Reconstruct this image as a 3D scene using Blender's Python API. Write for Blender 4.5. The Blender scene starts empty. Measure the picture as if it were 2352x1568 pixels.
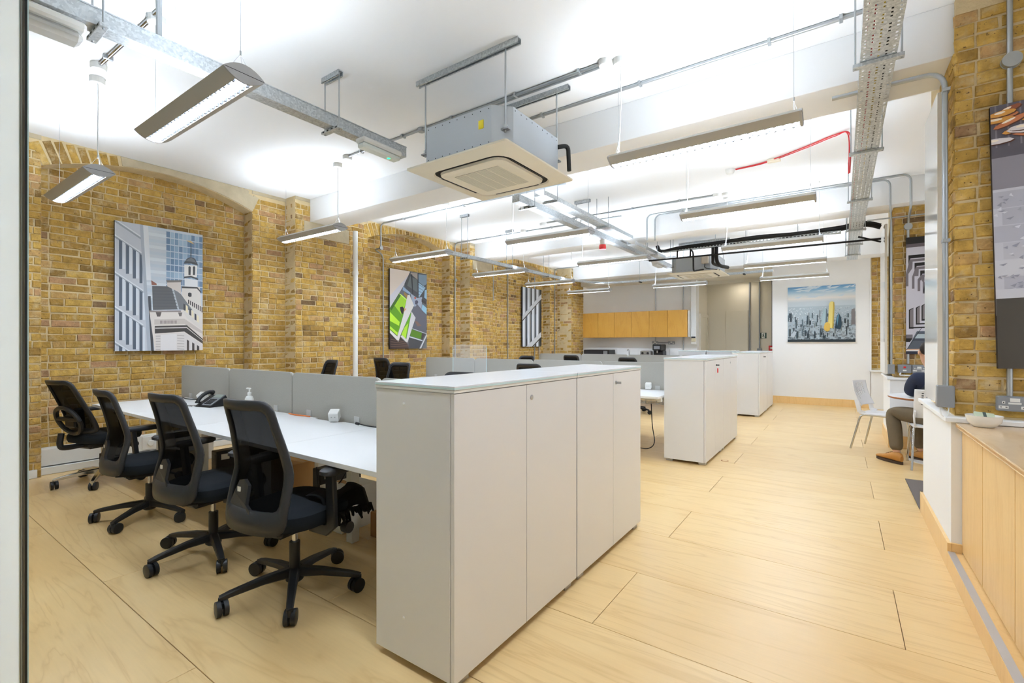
import bpy, bmesh, math, random
from mathutils import Vector, Matrix
random.seed(7)
S = bpy.context.scene
C = S.collection
PI = math.pi
# ---------------------------------------------------------------- camera
CAMH = 1.33
YAW = math.radians(34.967)
cd = bpy.data.cameras.new('camera'); cam = bpy.data.objects.new('camera', cd); C.objects.link(cam)
cd.sensor_width = 36.0; cd.lens = 1081.0/2352.0*36.0; cd.shift_y = 4.0/2352.0
cd.clip_start = 0.02; cd.clip_end = 100
cam.location = (0, 0, CAMH); cam.rotation_euler = (PI/2, 0, YAW)
S.camera = cam
# ---------------------------------------------------------------- world (overcast daylight outside the windows)
w = bpy.data.worlds.new('world'); S.world = w; w.use_nodes = True
bg = w.node_tree.nodes['Background']; bg.inputs[0].default_value = (0.95, 0.97, 1.0, 1); bg.inputs[1].default_value = 1.1
# ---------------------------------------------------------------- exposure
S.view_settings.view_transform = 'Standard'; S.view_settings.look = 'None'
S.view_settings.exposure = 0.28; S.view_settings.gamma = 1.0; S.view_settings.use_curve_mapping = False
LAMP_DOWN, LAMP_UP = 80.0, 66.0
# ---------------------------------------------------------------- dimensions
CEIL = 3.39
XL, XR_, XP = -6.50, -6.72, -6.24         # left wall: pier plane, recess plane, pilaster plane
DESK_Z = 0.735
# ---------------------------------------------------------------- helpers
def lin(c):
    return tuple(((v/255)/12.92 if v/255 <= 0.04045 else ((v/255+0.055)/1.055)**2.4) for v in c)
WL = {}
def tag(o, label=None, cat=None, group=None, kind=None):
    if label: o['label'] = label
    if cat: o['category'] = cat
    if group: o['group'] = group
    if kind: o['kind'] = kind
    return o
def thing(name, label, cat, loc=(0,0,0), rz=0.0, group=None, kind=None):
    o = bpy.data.objects.new(name, None); C.objects.link(o)
    o.empty_display_size = 0.05
    o.location = loc; o.rotation_euler = (0, 0, rz)
    WL[o] = Vector(loc)
    return tag(o, label, cat, group, kind)
def copy_tree(o, parent=None):
    c = o.copy(); C.objects.link(c)
    if parent: c.parent = parent
    for ch in o.children: copy_tree(ch, c)
    return c
class M:
    def __init__(s): s.v = []; s.f = []; s.c = []
    def add(s, vs, fs, col=None):
        n = len(s.v); s.v += [tuple(v) for v in vs]; s.f += [tuple(i+n for i in f) for f in fs]
        s.c += [col]*len(fs); return s
    def box(s, x0, x1, y0, y1, z0, z1, col=None):
        return s.add([(x0,y0,z0),(x1,y0,z0),(x1,y1,z0),(x0,y1,z0),(x0,y0,z1),(x1,y0,z1),(x1,y1,z1),(x0,y1,z1)],
            [(0,3,2,1),(4,5,6,7),(0,1,5,4),(1,2,6,5),(2,3,7,6),(3,0,4,7)], col)
    def cbox(s, x0, x1, y0, y1, z0, z1, b):           # box with chamfered vertical and top/bottom edges
        pr = [(x0+b,y0),(x1-b,y0),(x1,y0+b),(x1,y1-b),(x1-b,y1),(x0+b,y1),(x0,y1-b),(x0,y0+b)]
        cx, cy = (x0+x1)/2, (y0+y1)/2
        def sh(q): return [(x+ (b if x < cx else -b), y+(b if y < cy else -b)) for x, y in q]
        inn = [(min(max(x,x0+b),x1-b), min(max(y,y0+b),y1-b)) for x, y in pr]
        rings = [(inn,z0),(pr,z0+b),(pr,z1-b),(inn,z1)]
        vs = [(x,y,z) for q, z in rings for x, y in q]; fs = []
        for r in range(3):
            for i in range(8):
                j = (i+1) % 8; fs.append((r*8+i, r*8+j, r*8+8+j, r*8+8+i))
        fs.append(tuple(reversed(range(8)))); fs.append(tuple(range(24,32)))
        return s.add(vs, fs)
    def obox(s, m, hx, hy, hz):
        vs = [m @ Vector((a*hx,b*hy,c*hz)) for c in (-1,1) for a, b in ((-1,-1),(1,-1),(1,1),(-1,1))]
        return s.add(vs, [(0,3,2,1),(4,5,6,7),(0,1,5,4),(1,2,6,5),(2,3,7,6),(3,0,4,7)])
    def tube(s, pts, r, n=8, caps=True):
        pts = [Vector(p) for p in pts]; k = len(pts)
        rs = r if isinstance(r, (list, tuple)) else [r]*k
        T = []
        for i in range(k):
            a = pts[min(i+1,k-1)]-pts[max(i-1,0)]
            T.append(a.normalized() if a.length > 1e-9 else Vector((0,0,1)))
        up = Vector((0,0,1)) if abs(T[0].z) < 0.9 else Vector((1,0,0))
        U = (up - T[0]*up.dot(T[0])).normalized(); vs = []
        for i in range(k):
            U = (U - T[i]*U.dot(T[i])).normalized(); W = T[i].cross(U)
            for j in range(n):
                a = 2*PI*j/n; vs.append(pts[i]+(U*math.cos(a)+W*math.sin(a))*rs[i])
        fs = [(i*n+j, i*n+(j+1)%n, (i+1)*n+(j+1)%n, (i+1)*n+j) for i in range(k-1) for j in range(n)]
        if caps: fs += [tuple(reversed(range(n))), tuple(range((k-1)*n, k*n))]
        return s.add(vs, fs)
    def bar(s, pts, ws, hs, up=(0,0,1)):              # rectangular section swept along pts
        pts = [Vector(p) for p in pts]; k = len(pts); vs = []
        for i in range(k):
            t = (pts[min(i+1,k-1)]-pts[max(i-1,0)]).normalized(); u = Vector(up)
            sd = t.cross(u); sd = sd.normalized() if sd.length > 1e-6 else Vector((1,0,0)); uu = sd.cross(t)
            ww = ws[i]/2; hh = hs[i]/2; b = min(ww,hh)*0.35
            for a, c in ((-ww+b,-hh),(ww-b,-hh),(ww,-hh+b),(ww,hh-b),(ww-b,hh),(-ww+b,hh),(-ww,hh-b),(-ww,-hh+b)):
                vs.append(pts[i]+sd*a+uu*c)
        fs = [(i*8+j, i*8+(j+1)%8, (i+1)*8+(j+1)%8, (i+1)*8+j) for i in range(k-1) for j in range(8)]
        fs += [tuple(reversed(range(8))), tuple(range((k-1)*8, k*8))]
        return s.add(vs, fs)
    def lathe(s, prof, cx=0, cy=0, n=20, m=None):
        vs = []; fs = []; k = len(prof)
        for r, z in prof:
            for j in range(n):
                a = 2*PI*j/n; p = Vector((r*math.cos(a), r*math.sin(a), z))
                vs.append(m @ p if m else p+Vector((cx,cy,0)))
        for i in range(k-1):
            for j in range(n): fs.append((i*n+j, i*n+(j+1)%n, (i+1)*n+(j+1)%n, (i+1)*n+j))
        fs += [tuple(reversed(range(n))), tuple(range((k-1)*n, k*n))]
        return s.add(vs, fs)
    def prism(s, poly, axis, d0, d1):                 # poly in the two other axes, extruded along axis
        def P(a, b, d):
            return {'x':(d,a,b),'y':(a,d,b),'z':(a,b,d)}[axis]
        n = len(poly)
        vs = [P(a,b,d0) for a,b in poly]+[P(a,b,d1) for a,b in poly]
        fs = [tuple(reversed(range(n))), tuple(range(n,2*n))]+[(i,(i+1)%n,n+(i+1)%n,n+i) for i in range(n)]
        return s.add(vs, fs)
    def grid(s, P, nu, nv):
        vs = [P(i/nu, j/nv) for j in range(nv+1) for i in range(nu+1)]
        fs = [(j*(nu+1)+i, j*(nu+1)+i+1, (j+1)*(nu+1)+i+1, (j+1)*(nu+1)+i) for j in range(nv) for i in range(nu)]
        return s.add(vs, fs)
    def mesh(s, name, mat, off=None, smooth=False):
        me = bpy.data.meshes.new(name)
        vs = [tuple(Vector(v)-off) for v in s.v] if off is not None else s.v
        me.from_pydata(vs, [], s.f); me.materials.append(mat)
        bm = bmesh.new(); bm.from_mesh(me); bmesh.ops.recalc_face_normals(bm, faces=bm.faces); bm.to_mesh(me); bm.free()
        if any(c is not None for c in s.c):
            at = me.color_attributes.new('col', 'FLOAT_COLOR', 'CORNER')
            for p in me.polygons:
                for li in p.loop_indices: at.data[li].color = (*s.c[p.index], 1)
        if smooth:
            for p in me.polygons: p.use_smooth = True
            try: me.set_sharp_from_angle(angle=math.radians(42))
            except Exception: pass
        return me
    def build(s, name, mat, parent=None, world=True, smooth=False, bevel=0, subsurf=0, label=None, solid=0):
        off = WL.get(parent) if (parent is not None and world) else None
        o = bpy.data.objects.new(name, s.mesh(name, mat, off, smooth)); C.objects.link(o)
        if parent is not None:
            o.parent = parent
            WL[o] = WL.get(parent, Vector((0,0,0)))
        else: WL[o] = Vector((0,0,0))
        if solid:
            md = o.modifiers.new('s', 'SOLIDIFY'); md.thickness = solid; md.offset = 0
        if bevel:
            md = o.modifiers.new('b', 'BEVEL'); md.width = bevel; md.segments = 2; md.limit_method = 'ANGLE'
        if subsurf:
            md = o.modifiers.new('u', 'SUBSURF'); md.levels = subsurf; md.render_levels = subsurf
        if label: o['label'] = label
        return o
    def single(s, name, mat, label, cat, group=None, kind=None, smooth=False, bevel=0, subsurf=0, solid=0):
        xs = [v[0] for v in s.v]; ys = [v[1] for v in s.v]; zs = [v[2] for v in s.v]
        loc = Vector(((min(xs)+max(xs))/2, (min(ys)+max(ys))/2, min(zs)))
        o = bpy.data.objects.new(name, s.mesh(name, mat, loc, smooth)); C.objects.link(o); o.location = loc; WL[o] = loc
        if solid:
            md = o.modifiers.new('s', 'SOLIDIFY'); md.thickness = solid; md.offset = 0
        if bevel:
            md = o.modifiers.new('b', 'BEVEL'); md.width = bevel; md.segments = 2; md.limit_method = 'ANGLE'
        if subsurf:
            md = o.modifiers.new('u', 'SUBSURF'); md.levels = subsurf; md.render_levels = subsurf
        return tag(o, label, cat, group, kind)
def fillet(pts, r, n=5):
    pts = [Vector(p) for p in pts]; out = [pts[0]]
    for i in range(1, len(pts)-1):
        a = pts[i-1]-pts[i]; b = pts[i+1]-pts[i]; q = min(r, a.length*0.49, b.length*0.49)
        p0 = pts[i]+a.normalized()*q; p1 = pts[i]+b.normalized()*q
        for k in range(n+1):
            t = k/n; out.append(p0*(1-t)**2+pts[i]*2*t*(1-t)+p1*t*t)
    out.append(pts[-1]); return out
def smoothpath(pts, n=6):                              # Catmull-Rom
    pts = [Vector(p) for p in pts]; P = [pts[0]*2-pts[1]]+pts+[pts[-1]*2-pts[-2]]; out = []
    for i in range(1, len(P)-2):
        for k in range(n):
            t = k/n
            out.append(0.5*((2*P[i])+(P[i+1]-P[i-1])*t+(2*P[i-1]-5*P[i]+4*P[i+1]-P[i+2])*t*t+(-P[i-1]+3*P[i]-3*P[i+1]+P[i+2])*t**3))
    out.append(pts[-1]); return out
# ---------------------------------------------------------------- materials
def mat(name, rgb, rough=0.5, metal=0.0, spec=0.5, noise=0, nscale=20, bump=0, bscale=60, coat=0, alpha=None, trans=0, emis=0, ior=1.45, sheen=0):
    m = bpy.data.materials.new(name); m.use_nodes = True; nt = m.node_tree; b = nt.nodes['Principled BSDF']
    b.inputs['Base Color'].default_value = (*lin(rgb), 1); b.inputs['Roughness'].default_value = rough
    b.inputs['Metallic'].default_value = metal; b.inputs['Specular IOR Level'].default_value = spec
    b.inputs['Coat Weight'].default_value = coat; b.inputs['Transmission Weight'].default_value = trans; b.inputs['IOR'].default_value = ior
    if emis:
        b.inputs['Emission Color'].default_value = (*lin(rgb), 1); b.inputs['Emission Strength'].default_value = emis
    if noise or bump:
        tc = nt.nodes.new('ShaderNodeTexCoord'); nz = nt.nodes.new('ShaderNodeTexNoise'); nz.inputs['Scale'].default_value = nscale
        nz.inputs['Detail'].default_value = 6; nt.links.new(tc.outputs['Object'], nz.inputs['Vector'])
        if noise:
            mx = nt.nodes.new('ShaderNodeMix'); mx.data_type = 'RGBA'
            L = lin(rgb); mx.inputs[6].default_value = (*[v*(1-noise) for v in L], 1); mx.inputs[7].default_value = (*[min(1,v*(1+noise)) for v in L], 1)
            nt.links.new(nz.outputs['Fac'], mx.inputs[0]); nt.links.new(mx.outputs[2], b.inputs['Base Color'])
        if bump:
            n2 = nt.nodes.new('ShaderNodeTexNoise'); n2.inputs['Scale'].default_value = bscale; n2.inputs['Detail'].default_value = 5
            nt.links.new(tc.outputs['Object'], n2.inputs['Vector'])
            bp = nt.nodes.new('ShaderNodeBump'); bp.inputs['Strength'].default_value = bump; bp.inputs['Distance'].default_value = 0.01
            nt.links.new(n2.outputs['Fac'], bp.inputs['Height']); nt.links.new(bp.outputs[0], b.inputs['Normal'])
    return m
def ramp(nt, stops):
    r = nt.nodes.new('ShaderNodeValToRGB'); e = r.color_ramp.elements
    while len(e) < len(stops): e.new(0.5)
    for i, (p, c) in enumerate(stops):
        e[i].position = p; e[i].color = (*lin(c), 1)
    return r
def brick_mat(name, per_object):
    m = bpy.data.materials.new(name); m.use_nodes = True; nt = m.node_tree; b = nt.nodes['Principled BSDF']
    N = nt.nodes.new; Lk = nt.links.new
    if per_object: r = N('ShaderNodeObjectInfo').outputs['Random']
    else: r = N('ShaderNodeNewGeometry').outputs['Random Per Island']
    cr = ramp(nt, [(0.0,(138,108,60)),(0.09,(168,132,68)),(0.32,(190,152,76)),(0.58,(204,167,88)),(0.78,(186,150,82)),(0.90,(194,156,104)),(0.96,(178,138,100)),(1.0,(118,94,64))])
    Lk(r, cr.inputs[0])
    g = N('ShaderNodeNewGeometry')
    nz = N('ShaderNodeTexNoise'); nz.inputs['Scale'].default_value = 16; nz.inputs['Detail'].default_value = 7; nz.inputs['Roughness'].default_value = 0.65
    Lk(g.outputs['Position'], nz.inputs['Vector'])
    mr = N('ShaderNodeMapRange'); mr.inputs[1].default_value = 0.3; mr.inputs[2].default_value = 0.75; mr.inputs[3].default_value = 0.62; mr.inputs[4].default_value = 1.26
    Lk(nz.outputs['Fac'], mr.inputs[0])
    mx = N('ShaderNodeMix'); mx.data_type = 'RGBA'; mx.blend_type = 'MULTIPLY'; mx.inputs[0].default_value = 1
    Lk(cr.outputs[0], mx.inputs[6]); Lk(mr.outputs[0], mx.inputs[7])
    # pale mortar smears and dark pits
    n3 = N('ShaderNodeTexNoise'); n3.inputs['Scale'].default_value = 7; n3.inputs['Detail'].default_value = 8; n3.inputs['Roughness'].default_value = 0.7
    Lk(g.outputs['Position'], n3.inputs['Vector'])
    r3 = N('ShaderNodeMapRange'); r3.inputs[1].default_value = 0.53; r3.inputs[2].default_value = 0.68; Lk(n3.outputs['Fac'], r3.inputs[0])
    m3 = N('ShaderNodeMix'); m3.data_type = 'RGBA'; m3.inputs[7].default_value = (*lin((206,184,142)), 1)
    ml = N('ShaderNodeMath'); ml.operation = 'MULTIPLY'; ml.inputs[1].default_value = 0.75; Lk(r3.outputs[0], ml.inputs[0])
    Lk(ml.outputs[0], m3.inputs[0]); Lk(mx.outputs[2], m3.inputs[6])
    n4 = N('ShaderNodeTexNoise'); n4.inputs['Scale'].default_value = 55; n4.inputs['Detail'].default_value = 3; Lk(g.outputs['Position'], n4.inputs['Vector'])
    r4 = N('ShaderNodeMapRange'); r4.inputs[1].default_value = 0.66; r4.inputs[2].default_value = 0.72; Lk(n4.outputs['Fac'], r4.inputs[0])
    m4 = N('ShaderNodeMix'); m4.data_type = 'RGBA'; m4.inputs[7].default_value = (*lin((92,70,42)), 1)
    Lk(r4.outputs[0], m4.inputs[0]); Lk(m3.outputs[2], m4.inputs[6]); Lk(m4.outputs[2], b.inputs['Base Color'])
    b.inputs['Roughness'].default_value = 0.9; b.inputs['Specular IOR Level'].default_value = 0.2
    bp = N('ShaderNodeBump'); bp.inputs['Strength'].default_value = 0.7; bp.inputs['Distance'].default_value = 0.008
    n2 = N('ShaderNodeTexNoise'); n2.inputs['Scale'].default_value = 45; n2.inputs['Detail'].default_value = 6; Lk(g.outputs['Position'], n2.inputs['Vector'])
    Lk(n2.outputs['Fac'], bp.inputs['Height']); Lk(bp.outputs[0], b.inputs['Normal'])
    return m
def ply_mat(name, c0, c1, c2, rough=0.3, stretch=(0.35,3.2,1), per_object=True, scale=1.0, coat=0.25):
    m = bpy.data.materials.new(name); m.use_nodes = True; nt = m.node_tree; b = nt.nodes['Principled BSDF']
    N = nt.nodes.new; Lk = nt.links.new
    g = N('ShaderNodeNewGeometry'); oi = N('ShaderNodeObjectInfo')
    ad = N('ShaderNodeVectorMath'); ad.operation = 'MULTIPLY_ADD'; ad.inputs[1].default_value = (13.7,7.3,3.1)
    cb = N('ShaderNodeCombineXYZ')
    for i in range(3): Lk(oi.outputs['Random'], cb.inputs[i])
    Lk(cb.outputs[0], ad.inputs[0]); Lk(g.outputs['Position'], ad.inputs[2])
    mp = N('ShaderNodeMapping'); mp.inputs['Scale'].default_value = stretch; Lk(ad.outputs[0], mp.inputs[0])
    nz = N('ShaderNodeTexNoise'); nz.inputs['Scale'].default_value = 1.6*scale; nz.inputs['Detail'].default_value = 4; nz.inputs['Distortion'].default_value = 1.2
    Lk(mp.outputs[0], nz.inputs['Vector'])
    # contour-like rotary-cut figure: wrap the noise
    mu = N('ShaderNodeMath'); mu.operation = 'MULTIPLY'; mu.inputs[1].default_value = 11; Lk(nz.outputs['Fac'], mu.inputs[0])
    fr = N('ShaderNodeMath'); fr.operation = 'PINGPONG'; fr.inputs[1].default_value = 1.0; Lk(mu.outputs[0], fr.inputs[0])
    pw = N('ShaderNodeMath'); pw.operation = 'POWER'; pw.inputs[1].default_value = 5; Lk(fr.outputs[0], pw.inputs[0])
    n2 = N('ShaderNodeTexNoise'); n2.inputs['Scale'].default_value = 0.9; n2.inputs['Detail'].default_value = 3; Lk(ad.outputs[0], n2.inputs['Vector'])
    cr = ramp(nt, [(0.3,c0),(0.55,c1),(0.75,c0)]); Lk(n2.outputs['Fac'], cr.inputs[0])
    mx = N('ShaderNodeMix'); mx.data_type = 'RGBA'; mx.inputs[7].default_value = (*lin(c2), 1)
    ms = N('ShaderNodeMath'); ms.operation = 'MULTIPLY'; ms.inputs[1].default_value = 0.36; Lk(pw.outputs[0], ms.inputs[0])
    Lk(ms.outputs[0], mx.inputs[0]); Lk(cr.outputs[0], mx.inputs[6])
    n5 = N('ShaderNodeTexNoise'); n5.inputs['Scale'].default_value = 30; n5.inputs['Detail'].default_value = 4
    m5 = N('ShaderNodeMapping'); m5.inputs['Scale'].default_value = (stretch[0]*0.6,stretch[1]*0.9,1); Lk(ad.outputs[0], m5.inputs[0]); Lk(m5.outputs[0], n5.inputs['Vector'])
    r5 = N('ShaderNodeMapRange'); r5.inputs[3].default_value = 0.94; r5.inputs[4].default_value = 1.05; Lk(n5.outputs['Fac'], r5.inputs[0])
    mm = N('ShaderNodeMix'); mm.data_type = 'RGBA'; mm.blend_type = 'MULTIPLY'; mm.inputs[0].default_value = 1
    Lk(mx.outputs[2], mm.inputs[6]); Lk(r5.outputs[0], mm.inputs[7]); Lk(mm.outputs[2], b.inputs['Base Color'])
    b.inputs['Roughness'].default_value = rough; b.inputs['Coat Weight'].default_value = coat; b.inputs['Coat Roughness'].default_value = 0.25
    return m
def galv_mat(name):
    m = bpy.data.materials.new(name); m.use_nodes = True; nt = m.node_tree; b = nt.nodes['Principled BSDF']
    N = nt.nodes.new; Lk = nt.links.new
    g = N('ShaderNodeNewGeometry'); vo = N('ShaderNodeTexVoronoi'); vo.inputs['Scale'].default_value = 85
    Lk(g.outputs['Position'], vo.inputs['Vector'])
    bw = N('ShaderNodeRGBToBW'); Lk(vo.outputs['Color'], bw.inputs[0])
    cr = ramp(nt, [(0.15,(176,182,186)),(0.85,(208,213,215))]); Lk(bw.outputs[0], cr.inputs[0]); Lk(cr.outputs[0], b.inputs['Base Color'])
    b.inputs['Metallic'].default_value = 0.75; b.inputs['Roughness'].default_value = 0.42
    return m
def attr_mat(name, rough=0.35):
    m = bpy.data.materials.new(name); m.use_nodes = True; nt = m.node_tree; b = nt.nodes['Principled BSDF']
    a = nt.nodes.new('ShaderNodeAttribute'); a.attribute_name = 'col'; nt.links.new(a.outputs['Color'], b.inputs['Base Color'])
    b.inputs['Roughness'].default_value = rough; return m
def mix_clear(m, fac, shadow=True):                    # part see-through weave
    nt = m.node_tree; b = nt.nodes['Principled BSDF']; out = nt.nodes['Material Output']
    t = nt.nodes.new('ShaderNodeBsdfTransparent'); mx = nt.nodes.new('ShaderNodeMixShader'); mx.inputs[0].default_value = fac
    nt.links.new(b.outputs[0], mx.inputs[1]); nt.links.new(t.outputs[0], mx.inputs[2]); nt.links.new(mx.outputs[0], out.inputs[0])
    return m
MB = brick_mat('brick_single', True); MBJ = brick_mat('brick_joined', False)
MMORT = mat('mortar', (210,190,150), 0.95, spec=0.1, noise=0.22, nscale=9, bump=0.5, bscale=70)
MPLAS = mat('old_plaster', (192,178,150), 0.95, spec=0.1, noise=0.3, nscale=6, bump=0.4, bscale=30)
MWHITE = mat('white_paint', (246,246,245), 0.75, spec=0.3)
MCEIL = mat('ceiling_white', (244,244,243), 0.85, spec=0.2)
MBEIGE = mat('cream_paint', (226,220,204), 0.75, spec=0.3)
MFLOOR = ply_mat('birch_floor', (230,194,134), (237,205,148), (202,160,98), 0.34)
MGAP = mat('joint_dark', (120,92,58), 0.9)
MBIRCH = ply_mat('birch_ply', (232,190,124), (238,200,138), (220,174,106), 0.4, stretch=(2.5,2.5,0.3), coat=0.15)
MCUP = ply_mat('honey_birch', (206,152,58), (214,162,70), (190,134,48), 0.45, stretch=(2.5,2.5,0.35), coat=0.1)
MLAM = mat('white_laminate', (234,234,235), 0.32, spec=0.5)
MDESK = mat('desk_white', (238,239,240), 0.35)
MGLASSW = mat('white_back_painted_glass', (232,236,240), 0.22, spec=0.25)
MGEDGE = mat('glass_edge', (206,232,234), 0.1)
MFAB = mat('screen_fabric', (170,167,158), 0.95, spec=0.1, noise=0.1, nscale=140, bump=0.2, bscale=300)
MPIPE = mat('screen_trim', (190,190,186), 0.6)
MBLK = mat('black_plastic', (34,35,37), 0.42)
MBLK2 = mat('charcoal_plastic', (46,47,50), 0.48)
MSEAT = mat('black_seat_fabric', (30,34,38), 0.9, spec=0.2, sheen=1)
MMESH = mix_clear(mat('black_mesh', (11,11,12), 0.9, spec=0.1), 0.035)
MCHR = mat('chrome', (200,200,202), 0.15, metal=1)
MALU = mat('polished_aluminium', (190,192,195), 0.3, metal=1)
MGALV = galv_mat('galvanised_steel')
MSTEEL = mat('zinc_conduit', (176,181,184), 0.38, metal=0.8)
MLIGHT = mat('luminaire_grey', (176,173,165), 0.5, metal=0.15)
MLIGHTE = mat('luminaire_cap', (168,168,168), 0.45, metal=0.3)
MLOUV = mat('louvre_white', (238,240,244), 0.25, metal=0.2)
MEMD = mat('lamp_down', (226,239,255), 0.5, emis=LAMP_DOWN)
MEMU = mat('lamp_up', (226,239,255), 0.5, emis=LAMP_UP)
MPLW = mat('white_plastic', (238,238,234), 0.4)
MACB = mat('ac_galvanised', (184,190,196), 0.45, metal=0.35)
MACP = mat('ac_aged_cream', (240,232,212), 0.5, noise=0.04, nscale=4)
MACG = mat('ac_grille', (208,203,186), 0.6)
MDARK = mat('dark_gap', (30,29,27), 0.8)
MYEL = mat('yellow_label', (240,220,40), 0.5)
MRED = mat('red_cable', (196,40,48), 0.4)
MFOAM = mat('black_foam', (30,30,30), 0.8)
MSKT = mat('grey_metal_clad', (146,150,155), 0.4, metal=0.3)
MSTRIP = mat('aluminium_strip', (196,198,204), 0.35, metal=0.5)
MMAT = mat('grey_mat', (106,97,91), 1.0, noise=0.25, nscale=200)
MCARD = mat('cardboard', (176,134,84), 0.9)
MCER = mat('white_ceramic', (240,240,236), 0.2)
MART = attr_mat('print_gloss', 0.3)
MCANV = mat('picture_edge', (40,40,44), 0.5)
MFROST = mat('frosted_glass', (222,232,230), 0.4)
def _frost(m):
    nt = m.node_tree; b = nt.nodes['Principled BSDF']; o = nt.nodes['Material Output']
    t = nt.nodes.new('ShaderNodeBsdfTranslucent'); t.inputs[0].default_value = (*lin((252,255,254)), 1); x = nt.nodes.new('ShaderNodeMixShader'); x.inputs[0].default_value = 0.9
    nt.links.new(b.outputs[0], x.inputs[1]); nt.links.new(t.outputs[0], x.inputs[2]); nt.links.new(x.outputs[0], o.inputs[0])
_frost(MFROST)
MRUB = mat('black_rubber_seal', (24,30,30), 0.4)
def glass_mat(name, tint=(245,250,250), fac=0.85):
    m = mat(name, tint, 0.05, spec=0.6); return mix_clear(m, fac)
MACRY = glass_mat('clear_acrylic', (245,248,250), 0.86)
MPANE = glass_mat('window_glass', (240,246,250), 0.9)
# ================================================================ SETTING
# ---- floor: birch ply panels 2.4 x 0.604 laid in staggered rows on a dark sub-floor
fl = M().box(-6.75, 1.35, -1.6, 13.6, -0.12, -0.02).build('floor', MGAP); tag(fl, 'pale birch plywood floor laid in staggered panels', None, None, 'structure')
pm = {}
def panel_mesh(w, d):
    k = (round(w,3), round(d,3))
    if k not in pm:
        b = 0.0012
        pm[k] = M().add([(-w/2,-d/2,-0.02),(w/2,-d/2,-0.02),(w/2,d/2,-0.02),(-w/2,d/2,-0.02),
            (-w/2,-d/2,-b),(w/2,-d/2,-b),(w/2,d/2,-b),(-w/2,d/2,-b),
            (-w/2+b,-d/2+b,0),(w/2-b,-d/2+b,0),(w/2-b,d/2-b,0),(-w/2+b,d/2-b,0)],
            [(0,1,5,4),(1,2,6,5),(2,3,7,6),(3,0,4,7),(4,5,9,8),(5,6,10,9),(6,7,11,10),(7,4,8,11),(8,9,10,11)]).mesh('floor_panel', MFLOOR)
    return pm[k]
g = 0.0028
for k in range(-6, 20):
    y0 = 2.05+0.604*k; y1 = min(y0+0.604, 13.6)
    if y1-y0 < 0.05: continue
    off = -0.97 if k % 2 == 0 else 0.23
    xs = [off+2.4*i for i in range(-4, 4)]
    xs = [-6.75]+[x for x in xs if -6.6 < x < 1.2]+[1.35]
    for a, b in zip(xs, xs[1:]):
        o = bpy.data.objects.new('floor_panel', panel_mesh(b-a-g, y1-y0-g)); C.objects.link(o); o.parent = fl
        o.location = ((a+b)/2, (y0+y1)/2, 0)
# ---- ceiling with downstand beams
ce = M().box(-6.75, 1.5, -1.6, 12.05, CEIL, CEIL+0.15).build('ceiling', MCEIL); tag(ce, 'white painted ceiling crossed by deep white beams', None, None, 'structure')
BEAMS = [(-6.24, 3.87, 4.33), (-6.24, 7.57, 8.03), (-6.05, 11.58, 12.05)]
for x0, y0, y1 in BEAMS:
    M().box(x0, 1.35, y0, y1, 3.07, CEIL).build('beam', MCEIL, ce, bevel=0.004)
M().box(-6.05, -1.27, 12.05, 13.6, 2.93, 3.1).build('rear_soffit', MBEIGE, ce)
M().box(-2.95, -1.3, 12.9, 12.96, 2.84, 2.93).build('rear_downstand', MBEIGE, ce)
# ---- brick laying
rb = random.Random(3)
def brick_proto(L, seed):
    r = random.Random(seed); H = 0.064; d = 0.02; b = 0.006
    j = lambda a: r.uniform(-a, a)
    vs = []
    for y, ins in ((-d, 0), (-b*0.9, 0), (0, b)):
        for a, c in ((-1,-1),(1,-1),(1,1),(-1,1)):
            vs.append((a*(L/2-ins)+j(0.005 if ins == 0 else 0.007), y+j(0.002), c*(H/2-ins)+j(0.0045)))
    vs = [(x,-y,z) for x,y,z in vs]                     # front face looks along -y (towards local -Y)
    vs = [(x,-y,z) for x,y,z in vs]
    fs = []
    for r_ in range(2):
        for i in range(4):
            k = (i+1)%4; fs.append((r_*4+i, r_*4+k, r_*4+4+k, r_*4+4+i))
    fs.append((8,9,10,11)); return M().add(vs, fs)      # local: x along course, +y outwards, z up
PRO = {True: [brick_proto(0.1025, 50+i) for i in range(6)], False: [brick_proto(0.215, 80+i) for i in range(6)]}
PME = {k: [p.mesh('brick', MB) for p in v] for k, v in PRO.items()}
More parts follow.
